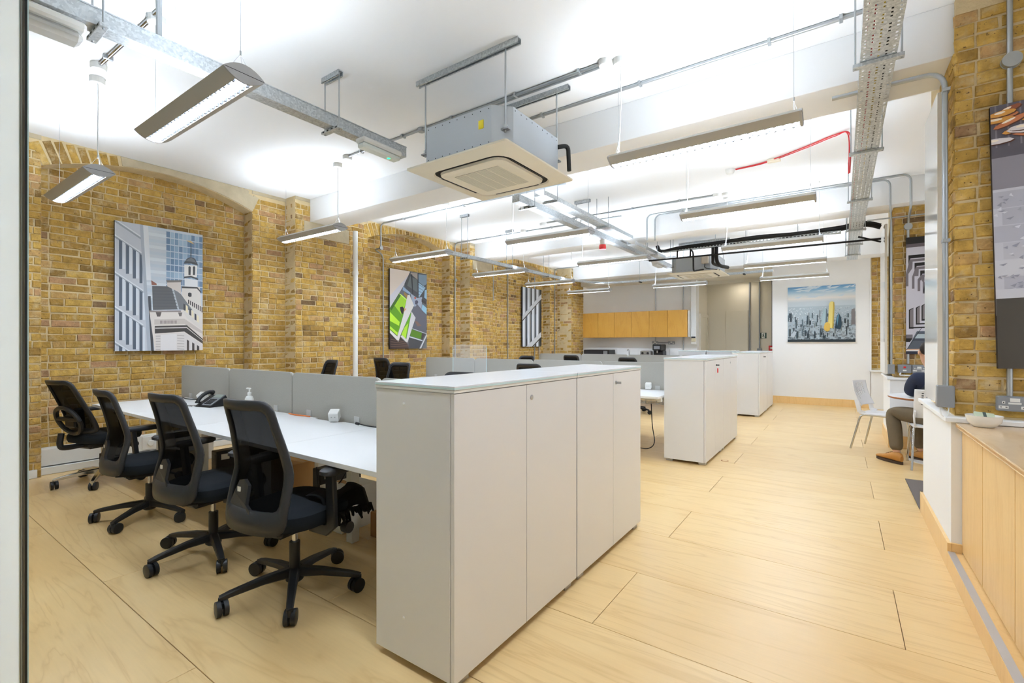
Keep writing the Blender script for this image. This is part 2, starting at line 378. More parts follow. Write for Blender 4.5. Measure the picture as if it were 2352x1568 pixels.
def lay(out, org, udir, ndir, u0, u1, z0, z1, clip=None, phase=0):
    """collect bricks (matrix, header?) on a vertical face"""
    U = Vector(udir); Nn = Vector(ndir); Z = Vector((0,0,1))
    k0 = math.ceil((z0-0.001)/0.075)
    for k in range(k0, int((z1)/0.075)+1):
        zc = k*0.075+0.0375
        if zc+0.032 > z1+0.012 or zc-0.032 < z0-0.012: continue
        hd = (k+phase) % 2 == 0
        u = u0-(0.0 if hd else 0.11)-rb.uniform(0,0.02)
        if u1-u0 < 0.3:
            cuts = [(u0,u1)] if hd else [(u0,(u0+u1)/2),((u0+u1)/2,u1)]
            for a, b in cuts:
                a += 0.004; b -= 0.004; P = Vector(org)+U*((a+b)/2); P.z = zc+rb.uniform(-0.003,0.003)
                out.append((Matrix.Translation(P) @ Matrix((U, Nn, Z)).transposed().to_4x4() @ Matrix.Diagonal(((b-a)/(0.215 if hd else 0.1025),1,1,1)), not hd, rb.randrange(6), b-a))
            continue
        while u < u1-0.02:
            L = (0.1025 if hd else 0.215)+rb.uniform(-0.012,0.012)
            if not hd and rb.random() < 0.06: L = 0.1025; hdd = True
            else: hdd = hd
            a, b = max(u, u0+0.003), min(u+L, u1-0.003)
            if u1-b < 0.05: b = u1-0.003
            u += L+0.011; hd = not hd
            if b-a < 0.035: continue
            uc = (a+b)/2
            if clip and not clip(a, b, zc): continue
            P = Vector(org)+U*uc+Z*(zc+rb.uniform(-0.002,0.002))+Nn*rb.uniform(-0.003,0.003)
            P.z = zc+rb.uniform(-0.003,0.003)+0.006*math.sin(uc*1.7+k*0.4)
            R = Matrix((U, Nn, Z)).transposed().to_4x4() @ Matrix.Rotation(rb.uniform(-0.02,0.02), 4, 'Y')
            sx = (b-a)/(0.1025 if hdd else 0.215)
            out.append((Matrix.Translation(P) @ R @ Matrix.Diagonal((sx,1,1,1)), hdd, rb.randrange(6), (b-a)))
def size_on_screen(P):
    x, y, z = P; c, s = math.cos(YAW), math.sin(YAW)
    r = x*c+y*s; wv = -x*s+y*c
    if wv < 0.3: return 0
    px = 1176+1081*r/wv; py = 788+1081*(CAMH-z)/wv
    if px < 70 or px > 2352 or py < 0 or py > 1568: return 0
    return 1/wv**2
def place_bricks(lst, parent, hide=None):
    sc = []
    for i, (m, h, v, L) in enumerate(lst):
        q = size_on_screen(m.translation)*L
        if hide and hide(m.translation): q *= 0.02
        sc.append((q, i))
    sc.sort(reverse=True); top = set(i for q, i in sc[:298] if q > 0)
    J = M()
    for i, (m, h, v, L) in enumerate(lst):
        if i in top:
            o = bpy.data.objects.new('brick', PME[h][v]); C.objects.link(o); o.parent = parent; o.matrix_local = m
        else:
            p = PRO[h][v]; J.add([m @ Vector(q) for q in p.v], p.f)
    if J.v:
        o = J.build('brickwork', MBJ, parent); o['kind'] = 'stuff'; o['label'] = 'smaller and more distant yellow stock bricks'
# ---- left wall: piers, arched recesses, pilasters under the beams
SEG = [(-1.6,1.15,XL),(1.15,3.19,XR_),(3.19,3.65,XL),(3.65,4.55,XP),(4.55,5.08,XL),(5.08,7.10,XR_),(7.10,7.42,XL),(7.42,8.20,XP),
       (8.20,8.70,XL),(8.70,11.10,XR_),(11.10,11.50,XL),(11.50,12.22,-6.05)]
ARCH = [(1.15,3.19),(5.08,7.10),(8.70,11.10)]
ZS, RISE = 3.10, 0.21
def arch_z(a, b, y): return ZS+RISE*(1-((y-(a+b)/2)/((b-a)/2))**2)
MD = 0.008
wm = M()
for a, b, x in SEG:
    wm.box(-6.95, x-MD, a+(0 if x >= XL and False else 0), b, 0, CEIL)
for a, b in ARCH:
    n = 14; pts = [(a+(b-a)*i/n, arch_z(a,b,a+(b-a)*i/n)) for i in range(n+1)]
    wm.prism(pts+[(b,CEIL),(a,CEIL)], 'x', XR_-0.02, XL-MD)
wl = wm.build('wall_left', MMORT); tag(wl, 'yellow stock brick wall with shallow arched recesses and pilasters', None, None, 'structure')
L = []
for a, b, x in SEG:
    if b < 0.3: continue
    a2 = max(a, 0.2)
    top = 3.345
    if x == XR_:
        lay(L, (x,0,0), (0,1,0), (1,0,0), a2, b, 0, 3.36, clip=lambda u0,u1,z,a=a,b=b: z-0.028 < max(arch_z(a,b,u0), arch_z(a,b,u1)))
        # spandrel bricks above the ring, flush with the piers
        lay(L, (XL,0,0), (0,1,0), (1,0,0), a2, b, 3.1, 3.36, clip=lambda u0,u1,z,a=a,b=b: z-0.03 > max(arch_z(a,b,max(a,min(b,u0))), arch_z(a,b,max(a,min(b,u1))))+0.22)
    else:
        lay(L, (x,0,0), (0,1,0), (1,0,0), a2, b, 0, top, phase=1)
# near-facing returns
for y, x0, x1 in ((3.19,XR_,XL),(3.65,XL,XP),(7.10,XR_,XL),(7.42,XL,XP),(11.10,XR_,XL),(11.50,XL,-6.05)):
    lay(L, (0,y,0), (1,0,0), (0,-1,0), x0, x1, 0, 3.345)
# far-facing returns (seen only from other positions)
for y, x0, x1 in ((1.15,XR_,XL),(4.55,XL,XP),(5.08,XR_,XL),(8.20,XL,XP),(8.70,XR_,XL)):
    lay(L, (0,y,0), (-1,0,0), (0,1,0), -x1, -x0, 0, 3.1)
place_bricks(L, wl, hide=lambda p: p.z < 0.3 or (p.x < -6.6 and p.y < 2.66 and p.y > 1.76 and 1.23 < p.z < 2.72))
# arch rings: soldier voussoirs
for a, b in ARCH:
    J = M(); m_ = (a+b)/2; R = ((b-a)**2/4+RISE**2)/(2*RISE); zc = ZS+RISE-R
    half = math.asin((b-a)/2/R); n = int(2*half*R/0.078)
    for i in range(n):
        t = -half+2*half*(i+0.5)/n
        top = R+0.215
        if zc+R*math.cos(t)+0.05 > CEIL-0.0: continue
        hh = min(0.215, (CEIL-0.02-(zc+R*math.cos(t)))/math.cos(t))
        if hh < 0.05: continue
        cen = Vector((XL, m_+(R+hh/2)*math.sin(t), zc+(R+hh/2)*math.cos(t)))
        Uv = Vector((0, math.sin(t), math.cos(t))); Nv = Vector((1,0,0)); Zv = Uv.cross(Nv)
        p = PRO[False][i % 6]; mt = Matrix.Translation(cen) @ Matrix((Uv,Nv,Uv.cross(Nv))).transposed().to_4x4() @ Matrix.Diagonal((hh/0.215,1,1,1))
        if a < 2 and t > -0.35*half: continue
        if a < 2:
            o = bpy.data.objects.new('arch_brick', PME[False][i % 6]); C.objects.link(o); o.parent = wl; o.matrix_local = mt
        else: J.add([mt @ Vector(q) for q in p.v], p.f)
        for xo in (XL-0.06, XL-0.165):
            Nd = Vector((0,-math.sin(t),-math.cos(t))); Ux = Vector((1,0,0)); ms_ = Matrix.Translation((xo, m_+R*math.sin(t), zc+R*math.cos(t))) @ Matrix((Ux,Nd,Ux.cross(Nd))).transposed().to_4x4()
            q_ = PRO[True][(i*2+int(xo*100)) % 6]; J.add([ms_ @ Vector(v_) for v_ in q_.v], q_.f)
    if J.v:
        o = J.build('arch_bricks', MBJ, wl); o['kind'] = 'stuff'
# grey plaster left over most of the first arch ring
a, b = ARCH[0]; m_ = (a+b)/2; R = ((b-a)**2/4+RISE**2)/(2*RISE); zc = ZS+RISE-R; half = math.asin((b-a)/2/R); J = M(); n = 22
for i in range(n):
    t0, t1 = [half*(-0.36+1.36*k/n) for k in (i, i+1)]; hh = [min(R+0.215+0.02*math.sin(i*2.1), (CEIL-0.004-zc)/math.cos(t_)) for t_ in (t0, t1)]
    q = [(m_+(R+0.004)*math.sin(t0), zc+(R+0.004)*math.cos(t0)),(m_+(R+0.004)*math.sin(t1), zc+(R+0.004)*math.cos(t1)),(m_+hh[1]*math.sin(t1), zc+hh[1]*math.cos(t1)),(m_+hh[0]*math.sin(t0), zc+hh[0]*math.cos(t0))]
    J.prism(q, 'x', XL-0.01, XL+0.005)
J.build('plaster_patches', MPLAS, wl)
# rough plaster band along the top of the wall and the bearing pads at the beams
J = M()
for a, b, x in SEG:
    if x == XR_:
        pass
    else:
        J.box(x-0.01, x+0.004, max(a,0.2), b, 3.345, CEIL-0.002)
for x, y0, y1 in ((XP,3.78,4.52),(XP,7.50,8.15)):
    J.box(x-0.01, x+0.007, y0, y1, 2.86, 3.07)
J.build('plaster_patches', MPLAS, wl)
# ---- right wall: brick piers with white dado boxes, window bays between
RX1 = 1.35
wm = M()
wm.box(0.553+MD, RX1, 3.83+MD, 4.75, 0.85, CEIL)
wm.box(0.553+MD, RX1, 7.76+MD, 8.70, 0.85, CEIL)
wm.box(0.492, RX1, 12.09+MD, 12.4, 0, CEIL)
wr = wm.build('wall_right', MMORT); tag(wr, 'brick piers with white dado between window bays', None, None, 'structure')
L = []
lay(L, (0,3.83,0), (1,0,0), (0,-1,0), 0.553, 1.30, 0.9, 3.345, phase=1)
lay(L, (0.553,0,0), (0,-1,0), (-1,0,0), -4.30, -3.83, 0.9, 3.06, phase=1)
lay(L, (0,7.76,0), (1,0,0), (0,-1,0), 0.553, 1.30, 0.9, 3.06)
lay(L, (0.553,0,0), (0,-1,0), (-1,0,0), -8.2, -7.76, 0.9, 3.06, phase=1)
lay(L, (0,12.09,0), (1,0,0), (0,-1,0), 0.51, 0.9, 0.78, 3.06)
place_bricks(L, wr)
# outer wall and dado
om = M()
om.box(RX1, RX1+0.25, -1.6, 12.4, 0, 0.9); om.box(RX1, RX1+0.25, -1.6, 12.4, 2.95, CEIL)
for a, b in ((-1.6,1.0),(3.83,4.75),(7.76,8.7),(12.08,12.4)): om.box(RX1, RX1+0.25, a, b, 0.9, 2.95)
om.build('outer_leaf', MWHITE, wr)
for nm, x, y0, y1 in (('dado',0.53,3.76,4.90),('dado',0.51,7.70,8.80)):
    M().box(x, RX1, y0, y1, 0, 0.867).build(nm, MWHITE, wr, bevel=0.003)
def sill(x, y0, y1, t):
    M().prism([(x,y0),(RX1,y0),(RX1,y0+0.14),(x+0.10,y0+0.14),(x+0.10,y1),(x,y1)], 'z', t-0.026, t).build('sill', MWHITE, wr, bevel=0.003)
sill(0.503, 3.735, 4.93, 0.893); sill(0.483, 7.675, 8.83, 0.893)
M().box(0.47, 0.85, 11.98, 12.1, 0.755, 0.785).build('sill', MWHITE, wr)
M().box(0.50, RX1, 12.04, 12.2, 0, 0.755).build('dado', MWHITE, wr)
M().box(0.484, 0.506, 12.03, 12.1, 0.785, 2.62).build('plaster_bead', MWHITE, wr)
# windows
for n, (a, b) in enumerate(((1.0,3.83),(4.75,7.76),(8.7,12.08))):
    W = M()
    for y in (a+0.03, (a+b)/2, b-0.03): W.box(RX1+0.06, RX1+0.12, y-0.03, y+0.03, 0.9, 2.95)
    for z in (0.93, 1.6, 2.27, 2.92): W.box(RX1+0.065, RX1+0.115, a, b, z-0.03, z+0.03)
    wo = W.build('window_%d' % (n+1), MWHITE); tag(wo, None, None, None, 'structure')
    for i in range(2):
        for z0, z1 in ((0.96,1.57),(1.63,2.24),(2.30,2.89)):
            y0 = a+0.06 if i == 0 else (a+b)/2+0.03; y1 = (a+b)/2-0.03 if i == 0 else b-0.06
            M().box(RX1+0.085, RX1+0.091, y0, y1, z0, z1).build('pane', MPANE, wo)
# ---- rear walls
wb = M().box(-1.27, 0.492, 12.05, 12.2, 0, CEIL).box(-1.27,-1.17,12.2,13.6,0,2.95).build('wall_back', MWHITE); tag(wb, 'white rear wall with a skyline picture', None, None, 'structure')
wk = M().box(-6.9, -3.0, 12.52, 12.7, 0, CEIL).box(-6.0,-3.32,12.50,12.52,0.9,1.16).build('wall_kitchen', MWHITE); tag(wk, 'white kitchenette wall behind the birch cupboards', None, None, 'structure')
# splashback tiles
for i in range(9):
    M().box(-6.0+i*0.29, -6.0+i*0.29+0.287, 12.494, 12.502, 0.92, 1.19).build('splashback_panel', MWHITE, wk)
M().box(-3.13, -3.0, 12.40, 12.52, 1.30, CEIL).build('corner_boxing', MWHITE, wk, bevel=0.01)
wc = M().box(-3.12, -3.0, 12.7, 13.6, 0, 2.95).box(-3.12, -1.17, 13.6, 13.72, 0, 2.95).build('wall_corridor', MBEIGE); tag(wc, 'cream corridor walls beyond the beam', None, None, 'structure')
d = M().box(-2.52, -1.99, 13.57, 13.6, 0, 2.19).build('door_1', MBEIGE, bevel=0.004); tag(d, 'flush cream door in the corridor', None, None, 'structure')
d = M().box(-3.01, -2.97, 12.78, 13.48, 0, 2.02).build('door_2', MBEIGE); tag(d, None, None, None, 'structure')
M().box(-3.01, -2.955, 12.70, 12.78, 0, 2.10).box(-3.01,-2.955,13.48,13.56,0,2.10).box(-3.01,-2.955,12.78,13.48,2.02,2.10).build('door_frame', MBEIGE, d)
# front side (behind the camera)
wf = M().box(-6.95, 1.6, -1.75, -1.6, 0, CEIL).build('wall_front', MWHITE); tag(wf, None, None, None, 'structure')
# ---- baseboards
def bb(name, m): return tag(m.build(name, MBIRCH, bevel=0.002), None, None, None, 'structure')
bb('baseboard_back', M().box(-1.285, 0.5, 12.03, 12.05, 0, 0.156).box(-1.287,-1.27,12.05,13.58,0,0.156))
bb('baseboard_corridor', M().box(-3.0, -1.29, 13.58, 13.6, 0, 0.14))
bb('baseboard_right', M().box(0.512, 0.53, 3.74, 4.92, 0, 0.156).box(0.53,0.578,3.742,3.76,0.1,0.156).box(0.512,0.62,4.90,4.92,0,0.156))
bb('baseboard_bay', M().box(0.492, 0.51, 7.68, 8.82, 0, 0.156).box(0.51,1.33,7.682,7.70,0,0.156))
# white dado trunking along the left wall
tr = thing('dado_trunking', 'white plastic floor trunking along the foot of the brick recess', 'trunking', (-6.64,2.15,0.03))
M().box(-6.72, -6.60, 1.16, 3.18, 0.085, 0.26).build('upper_duct', MPLW, tr, bevel=0.006)
M().box(-6.72, -6.575, 1.16, 3.18, 0.002, 0.075).build('lower_duct', MPLW, tr, bevel=0.004)
M().cbox(-6.605, -6.585, 2.0, 2.5, 0.10, 0.25, 0.006).build('socket_plate', MPLW, tr)
for y in (2.08, 2.2, 2.32, 2.44): M().lathe([(0.035,0),(0.035,0.008),(0.028,0.012)], n=14, m=Matrix.Translation((-6.585,y,0.17)) @ Matrix.Rotation(PI/2,4,'Y')).build('socket_cover', MPLW, tr)
M().box(-6.56, -6.49, 0.62, 1.12, 0.002, 0.085).single('cable_cover', MPLW, 'short white trunking length at the foot of the near brick pier', 'trunking', bevel=0.004)
# ---- frosted glass partition beside the camera
gp = thing('glass_partition', 'frosted glass partition edge at the left border of the view', 'glass partition', (-2.5,0.21,0))
M().box(-4.2, -1.301, 0.200, 0.210, 0.012, CEIL-0.02).build('glass_panel', MFROST, gp)
M().box(-1.301, -1.283, 0.199, 0.2095, 0.012, CEIL-0.02).build('glass_edge', MGEDGE, gp, label='pale green polished glass edge')
M().box(-1.283, -1.2445, 0.198, 0.2015, 0.012, CEIL-0.02).build('edge_seal', MRUB, gp, label='black edge seal strip')
M().box(-1.268, -1.265, 0.1972, 0.198, 0.012, CEIL-0.02).build('seal_line', MGEDGE, gp)
M().box(-4.2, -1.2445, 0.19, 0.23, 0.0, 0.012).build('floor_channel', MALU, gp)
M().box(-4.2, -1.2445, 0.19, 0.23, CEIL-0.02, CEIL).build('head_channel', MALU, gp)
# ================================================================ LUMINAIRES
LZ = 2.66
MLOUVG = mat('louvre_grey',(120,124,132),0.4)
def make_light():
    t = thing('pendant_luminaire', 'x', 'ceiling light', (0,0,0))
    h = 0.595; W = 0.10; O = 0.042; n = 6
    def z_at(y): return 0.046*(1-(y/W)**2)
    for sgn, nm in ((-1,'housing'),(1,'housing_top')):
        m = M()
        for side in (-1, 1):
            pr = [(side*(O+(W-O)*i/n), sgn*z_at(O+(W-O)*i/n)) for i in range(n+1)]
            inner = [(y*0.985, z*0.80) for y, z in reversed(pr)]
            m.prism(pr+inner, 'x', -h+0.012, h-0.012)
        m.build(nm, MLIGHT, t, smooth=True)
    for sgn in (-1, 1):
        ys = [W*math.sin(PI/2*(-1+2*i/12)) for i in range(13)]
        pol = [(y, z_at(y)) for y in ys]+[(y, -z_at(y)) for y in reversed(ys[1:-1])]
        m = M().prism(pol, 'x', sgn*h-0.006*sgn-0.006, sgn*h-0.006*sgn+0.006)
        e = m.build('end_cap', MLIGHTE, t)
        M().box(sgn*h-0.0005, sgn*h+0.0008 if sgn > 0 else sgn*h+0.0005, -W*0.93, W*0.93, -0.0012, 0.0012).build('seam', MDARK, e) if sgn > 0 else None
    M().box(-h+0.03, h-0.03, -0.028, 0.028, -0.0245, -0.0235).build('lamp_tray', MEMD, t)
    M().box(-h+0.03, h-0.03, -O+0.001, O-0.001, -0.0225, -0.0215).build('reflector', MLOUV, t)
    M().box(-h+0.03, h-0.03, -O+0.004, O-0.004, 0.010, 0.012).build('uplight_tray', MEMU, t)
    for s_ in (-1,1):
        m = M().box(-h+0.03, h-0.03, min(s_*0.0385,s_*0.040), max(s_*0.0385,s_*0.040), -0.030, -0.023)
        for i in range(24):
            x = -h+0.05+(2*h-0.1)*i/23
            m.prism([(x-0.017,-0.023),(x+0.017,-0.023),(x+0.006,-0.0365),(x-0.006,-0.0365)], 'y', min(s_*0.027,s_*0.039), max(s_*0.027,s_*0.039))
        m.build('louvre', MLOUVG, t)
    m = M()
    for s_ in (-1,1): m.box(-h+0.02, h-0.02, s_*O-0.0015, s_*O+0.0018, -0.0385, -0.012)
    m.build('slot_lip', MLIGHT, t)
    for sgn in (-1, 1):
        x = sgn*(h-0.045); top = CEIL-LZ
        m = M().tube([(x,0,0.12),(x,0,top)], 0.0012, 5).tube([(x,0,0.105),(x,0,0.13)], 0.004, 6)
        for y in (-0.055, 0.055): m.tube([(x,0,0.115),(x,y,0.021)], 0.0008, 4)
        m.tube([(x,0,0.115),(x+sgn*0.02,0,0.031)], 0.0008, 4)
        wv = m.build('suspension_wire', MSTEEL, t)
        M().lathe([(0.009,top-0.02),(0.009,top)], x, 0, 10).build('ceiling_button', MPLW, wv)
    return t
light0 = make_light()
def rose(t, x, side):
    top = CEIL-LZ
    m = M().lathe([(0.048,top-0.045),(0.05,top-0.04),(0.05,top)], x, 0.0, 20)
    r = m.build('ceiling_rose', MPLW, t)
    M().tube(smoothpath([(x,0.006,top-0.045),(x+0.006,0.004,0.45),(x-0.004,0.004,0.2),(x+0.012*side,0.01,0.10),(x+0.03*side,0.012,0.034)],5), 0.0035, 6).build('flex', MPLW, t)
XC = {'L': -5.275, 'M': -3.01, 'R': -0.78}
LIGHTS = [('L',1.15,'left'),('L',3.28,'right'),('L',5.09,'right'),('L',7.13,'right'),('L',8.98,'left'),('L',10.95,'left'),
          ('M',1.15,'left'),('M',5.09,'left'),('M',7.13,'left'),('M',10.92,'left'),
          ('R',3.25,'left'),('R',5.09,'left'),('R',7.15,'left'),('R',8.98,'left'),('R',10.93,'left'),('R',1.15,'left')]  # last aisle lamp is out of view, added to the row for its light
LLAB = ['grey pendant strip light nearest the brick wall at the far left','grey strip light in front of the first beam beside the white pipe','grey strip light above the green atrium picture',
 'grey strip light over the left desks beyond the second pilaster','grey strip light above the striped black and white picture','small far strip light in front of the rear brick pilaster',
 'large grey strip light at top left crossing the galvanised trunking','grey strip light below the nearer end of the double cable trays','grey strip light under the red sounder on the trunking','far strip light just below the rear air conditioner',
 'large strip light at upper right before the first beam','strip light beyond the first beam below the red cable','strip light between the black pipe and the black lagged tray','strip light at right just below the black pipe','lowest strip light at right above the skyline picture','unseen strip light continuing the aisle row beside the camera, added for its light']
for i, (c, y, sd) in enumerate(LIGHTS):
    o = light0 if i == 0 else copy_tree(light0)
    o.location = (XC[c], y, LZ); o['label'] = LLAB[i]; o['group'] = 'suspended strip lights'
    WL[o] = Vector(o.location)
for i, o in enumerate([light0]+[q for q in bpy.data.objects if q.name.startswith('pendant_luminaire.')]):
    sd = -1 if o.location.x > -4 else 1
    if abs(o.location.y-3.28) < 0.01: sd = 1
    WL[o] = Vector((0,0,0)); rose(o, sd*0.535, sd); WL[o] = Vector(o.location)
# ================================================================ CEILING SERVICES
def conduit(pts, label, r=0.0125, bend=0.09, clips=(), mat_=None, name='conduit', saddle=True, group=None):
    P = fillet(pts, bend, 6); mid = Vector(pts[0])
    t = thing(name, label, 'conduit', tuple(mid), 0, group)
    M().tube(P, r, 10).build('tube', mat_ or MSTEEL, t, smooth=True)
    for c, ax in clips:
        c = Vector(c); m = M()
        if ax == 'x': m.box(c.x-0.01, c.x+0.01, c.y-r-0.014, c.y+r+0.014, c.z-r-0.002, c.z+r+0.004)
        elif ax == 'y': m.box(c.x-r-0.014, c.x+r+0.014, c.y-0.01, c.y+0.01, c.z-r-0.002, c.z+r+0.004)
        else: m.box(c.x-r-0.003, c.x+r+0.003, c.y-r-0.014, c.y+r+0.014, c.z-0.01, c.z+0.01)
        m.build('saddle', MSTEEL, t, bevel=0.002)
    return t
def jbox(t, p, ax, r=0.033, d=0.03, name='junction_box', m_=None):
    p = Vector(p); R = {'z': Matrix.Identity(4), 'x': Matrix.Rotation(PI/2,4,'Y'), 'y': Matrix.Rotation(-PI/2,4,'X')}[ax]
    b = M().lathe([(r,-d/2),(r,d/2-0.006),(r*1.05,d/2-0.006),(r*1.05,d/2)], n=18, m=Matrix.Translation(p) @ R).build(name, m_ or MSTEEL, t, smooth=True)
    for s_ in (-1,1):
        q = R @ Vector((s_*r*0.72,0,d/2+0.001)); M().lathe([(0.004,-0.001),(0.004,0.001)], n=8, m=Matrix.Translation(p+q) @ R).build('screw', MDARK, b)
def plastic_rose(t, p): M().lathe([(0.045,p[2]-0.04),(0.05,p[2]-0.03),(0.05,p[2])], p[0], p[1], 18).build('socket_outlet', MPLW, t, smooth=True)
ZC = CEIL-0.0135
# conduit across bay 1, from the lamp rose over the brick bay to the lamp rose by the aisle
t = conduit([(-4.42,3.20,ZC),(-1.46,3.20,ZC)], 'double galvanised conduit on the ceiling behind the near air conditioner', clips=[((x,3.20,ZC),'x') for x in (-4.2,-3.55,-2.9,-2.2,-1.62)])
M().tube([(-3.32,3.232,ZC),(-1.46,3.232,ZC)], 0.0125, 10).build('tube', MSTEEL, t, smooth=True)
jbox(t, (-3.3,3.2,CEIL-0.02), 'z'); plastic_rose(t, (-1.41,3.205,CEIL)); plastic_rose(t, (-4.46,3.21,CEIL))
M().tube(fillet([(-3.27,3.2,ZC),(-2.86,3.22,ZC),(-2.82,3.24,2.95)],0.15), 0.0125, 10).build('tube', MSTEEL, t, smooth=True)
conduit([(-2.5,3.845,3.5-0.013-0.145),(0.5,3.845,3.5-0.013-0.145)][0:0] or [(-2.6,3.62,ZC),(0.44,3.62,ZC)], 'galvanised conduit running along the ceiling just before the first beam', r=0.014, clips=[((x,3.62,ZC),'x') for x in (-2.2,-1.3,-0.4,0.0)])
# conduit dropping down the near right pier
t = conduit([(-0.05,3.845,2.98),(0.515,3.845,2.98),(0.520,3.845,1.04)], 'galvanised conduit bending down the corner of the near right pier', r=0.0145, bend=0.10, clips=[((0.52,3.845,2.86),'z'),((0.52,3.845,1.95),'z')])
M().cbox(0.475, 0.555, 3.80, 3.86, 0.945, 1.075, 0.005).build('switch_box', MSKT, t)
M().tube(smoothpath([(0.49,3.82,0.945),(0.495,3.80,0.90),(0.52,3.80,0.895),(0.53,3.82,0.945)],5), 0.004, 6).build('flex', MPLW, t)
t = conduit([(0.785,3.812,CEIL-0.02),(0.785,3.812,1.03)], 'galvanised conduit with a round box above the copper pendant picture', r=0.0135, clips=[])
jbox(t, (0.79,3.80,2.93), 'y', 0.042, 0.035)
# near left chrome conduit with roses
t = conduit([(-4.45,1.10,ZC),(-3.42,1.13,ZC)], 'short bright conduit between two lamp roses at top left', r=0.014, clips=[((-4.3,1.104,ZC),'x'),((-3.55,1.126,ZC),'x')], mat_=MCHR)
plastic_rose(t, (-4.5,1.10,CEIL)); plastic_rose(t, (-3.37,1.14,CEIL))
# bay 2 ceiling conduits
t = conduit([(-6.46,5.32,2.98),(-6.46,5.32,ZC),(-2.9,5.34,ZC)], 'ceiling conduit starting at a round box above the green atrium picture', clips=[((x,5.33,ZC),'x') for x in (-5.9,-4.6,-3.5)])
jbox(t, (-6.455,5.32,2.96), 'x')
M().tube(fillet([(-6.47,5.30,2.95),(-6.60,5.30,2.95),(-6.69,5.56,2.90),(-6.69,5.56,0.9)],0.1), 0.012, 8).build('tube', MSTEEL, t, smooth=True)
t = conduit([(-6.47,7.22,0.95),(-6.47,7.22,ZC),(-2.9,7.22,ZC)], 'conduit rising between the recesses and crossing before the second beam', clips=[((x,7.22,ZC),'x') for x in (-6.1,-5.3,-4.7,-4.2,-3.5)])
jbox(t, (-6.455,7.22,2.62), 'x')
t = conduit([(-4.1,6.9,ZC),(-1.46,6.95,ZC)], 'conduit feeding lamp roses in the middle bay', clips=[((x,6.92,ZC),'x') for x in (-3.6,-2.6,-1.9)])
plastic_rose(t, (-4.2,6.93,CEIL)); plastic_rose(t, (-1.41,6.95,CEIL)); plastic_rose(t, (-1.3,6.98,CEIL))
t = conduit([(-2.55,7.42,2.98),(-2.55,7.42,ZC),(0.69,7.42,ZC),(0.692,7.42,3.0),(0.692,7.73,2.86),(0.692,7.73,1.07)], 'upper of two long conduits running to a round box on the second right pier', r=0.0135, clips=[((x,7.42,ZC),'x') for x in (-2.0,-1.0)])
jbox(t, (0.692,7.715,2.80), 'y', 0.042, 0.035)
t = conduit([(-2.45,7.51,2.98),(-2.45,7.51,ZC),(0.50,7.51,ZC),(0.502,7.51,3.0),(0.527,7.73,2.9),(0.527,7.73,1.0)], 'lower of two long conduits, bending down the corner of the second right pier', r=0.012, clips=[((x,7.51,ZC),'x') for x in (-1.7,-0.7)])
M().cbox(0.49,0.56,7.70,7.75,0.94,1.06,0.004).build('switch_box', MSKT, t)
conduit([(0.28,7.70,2.93),(1.3,7.70,2.93)], 'thin horizontal conduit crossing the second right pier', r=0.009)
# left wall verticals
for y, x, z0, z1, lb in ((9.40,-6.70,0.9,3.15,'conduit rising on bricks left of the striped picture'),(10.62,-6.69,0.9,3.1,'conduit beside the striped picture, left of a pair'),(10.86,-6.70,0.9,2.75,'conduit beside the striped picture, right of a pair')):
    conduit([(x,y,z0),(x,y,z1)], lb, r=0.012)
conduit([(-6.48,11.33,0.9),(-6.48,11.33,ZC),(-3.2,11.33,ZC)], 'conduit rising on the last brick pier before the kitchenette', clips=[((-5.2,11.33,ZC),'x')])
conduit([(-6.48,8.52,2.3),(-6.48,8.52,ZC),(-3.2,8.9,ZC)], 'ceiling conduit crossing the third bay', clips=[((-5.2,8.66,ZC),'x')])
# white rainwater pipe
t = thing('white_pipe', 'white painted vertical pipe on the first brick pilaster', 'pipe', (-6.19,4.60,0))
M().tube([(-6.19,4.60,0),(-6.19,4.60,3.07)], 0.038, 14).build('pipe', MPLW, t, smooth=True)
for z in (1.73, 2.42): M().lathe([(0.045,z-0.03),(0.048,z),(0.045,z+0.03)], -6.19, 4.60, 16).build('collar', MPLW, t)
# rear verticals
for x, z1, lb in ((-4.06,3.0,'left grey conduit above the birch wall cupboards'),(-3.34,2.9,'right grey conduit above the birch wall cupboards')):
    conduit([(x,12.49,1.0),(x,12.49,z1)], lb, r=0.014)
for x, z0, lb in ((-1.95,0.0,'corridor conduit beside the flush door'),(-1.72,1.19,'corridor conduit ending at a small switch'),(-1.43,1.25,'corridor conduit above the red call point')):
    conduit([(x,13.57,z0),(x,13.57,2.92)], lb, r=0.018, mat_=MSKT)
M().cbox(-1.775,-1.665,13.55,13.6,1.08,1.20,0.01).single('light_switch', MSKT, 'small metal switch at the foot of a corridor conduit', 'switch')
t = thing('call_point', 'small red fire alarm call point beside the white rear wall', 'call point', (-1.44,13.57,1.14))
M().box(-1.51,-1.37,13.545,13.6,1.14,1.27).build('case', MRED, t, bevel=0.006); M().box(-1.48,-1.40,13.54,13.546,1.18,1.23).build('pane', MPLW, t)
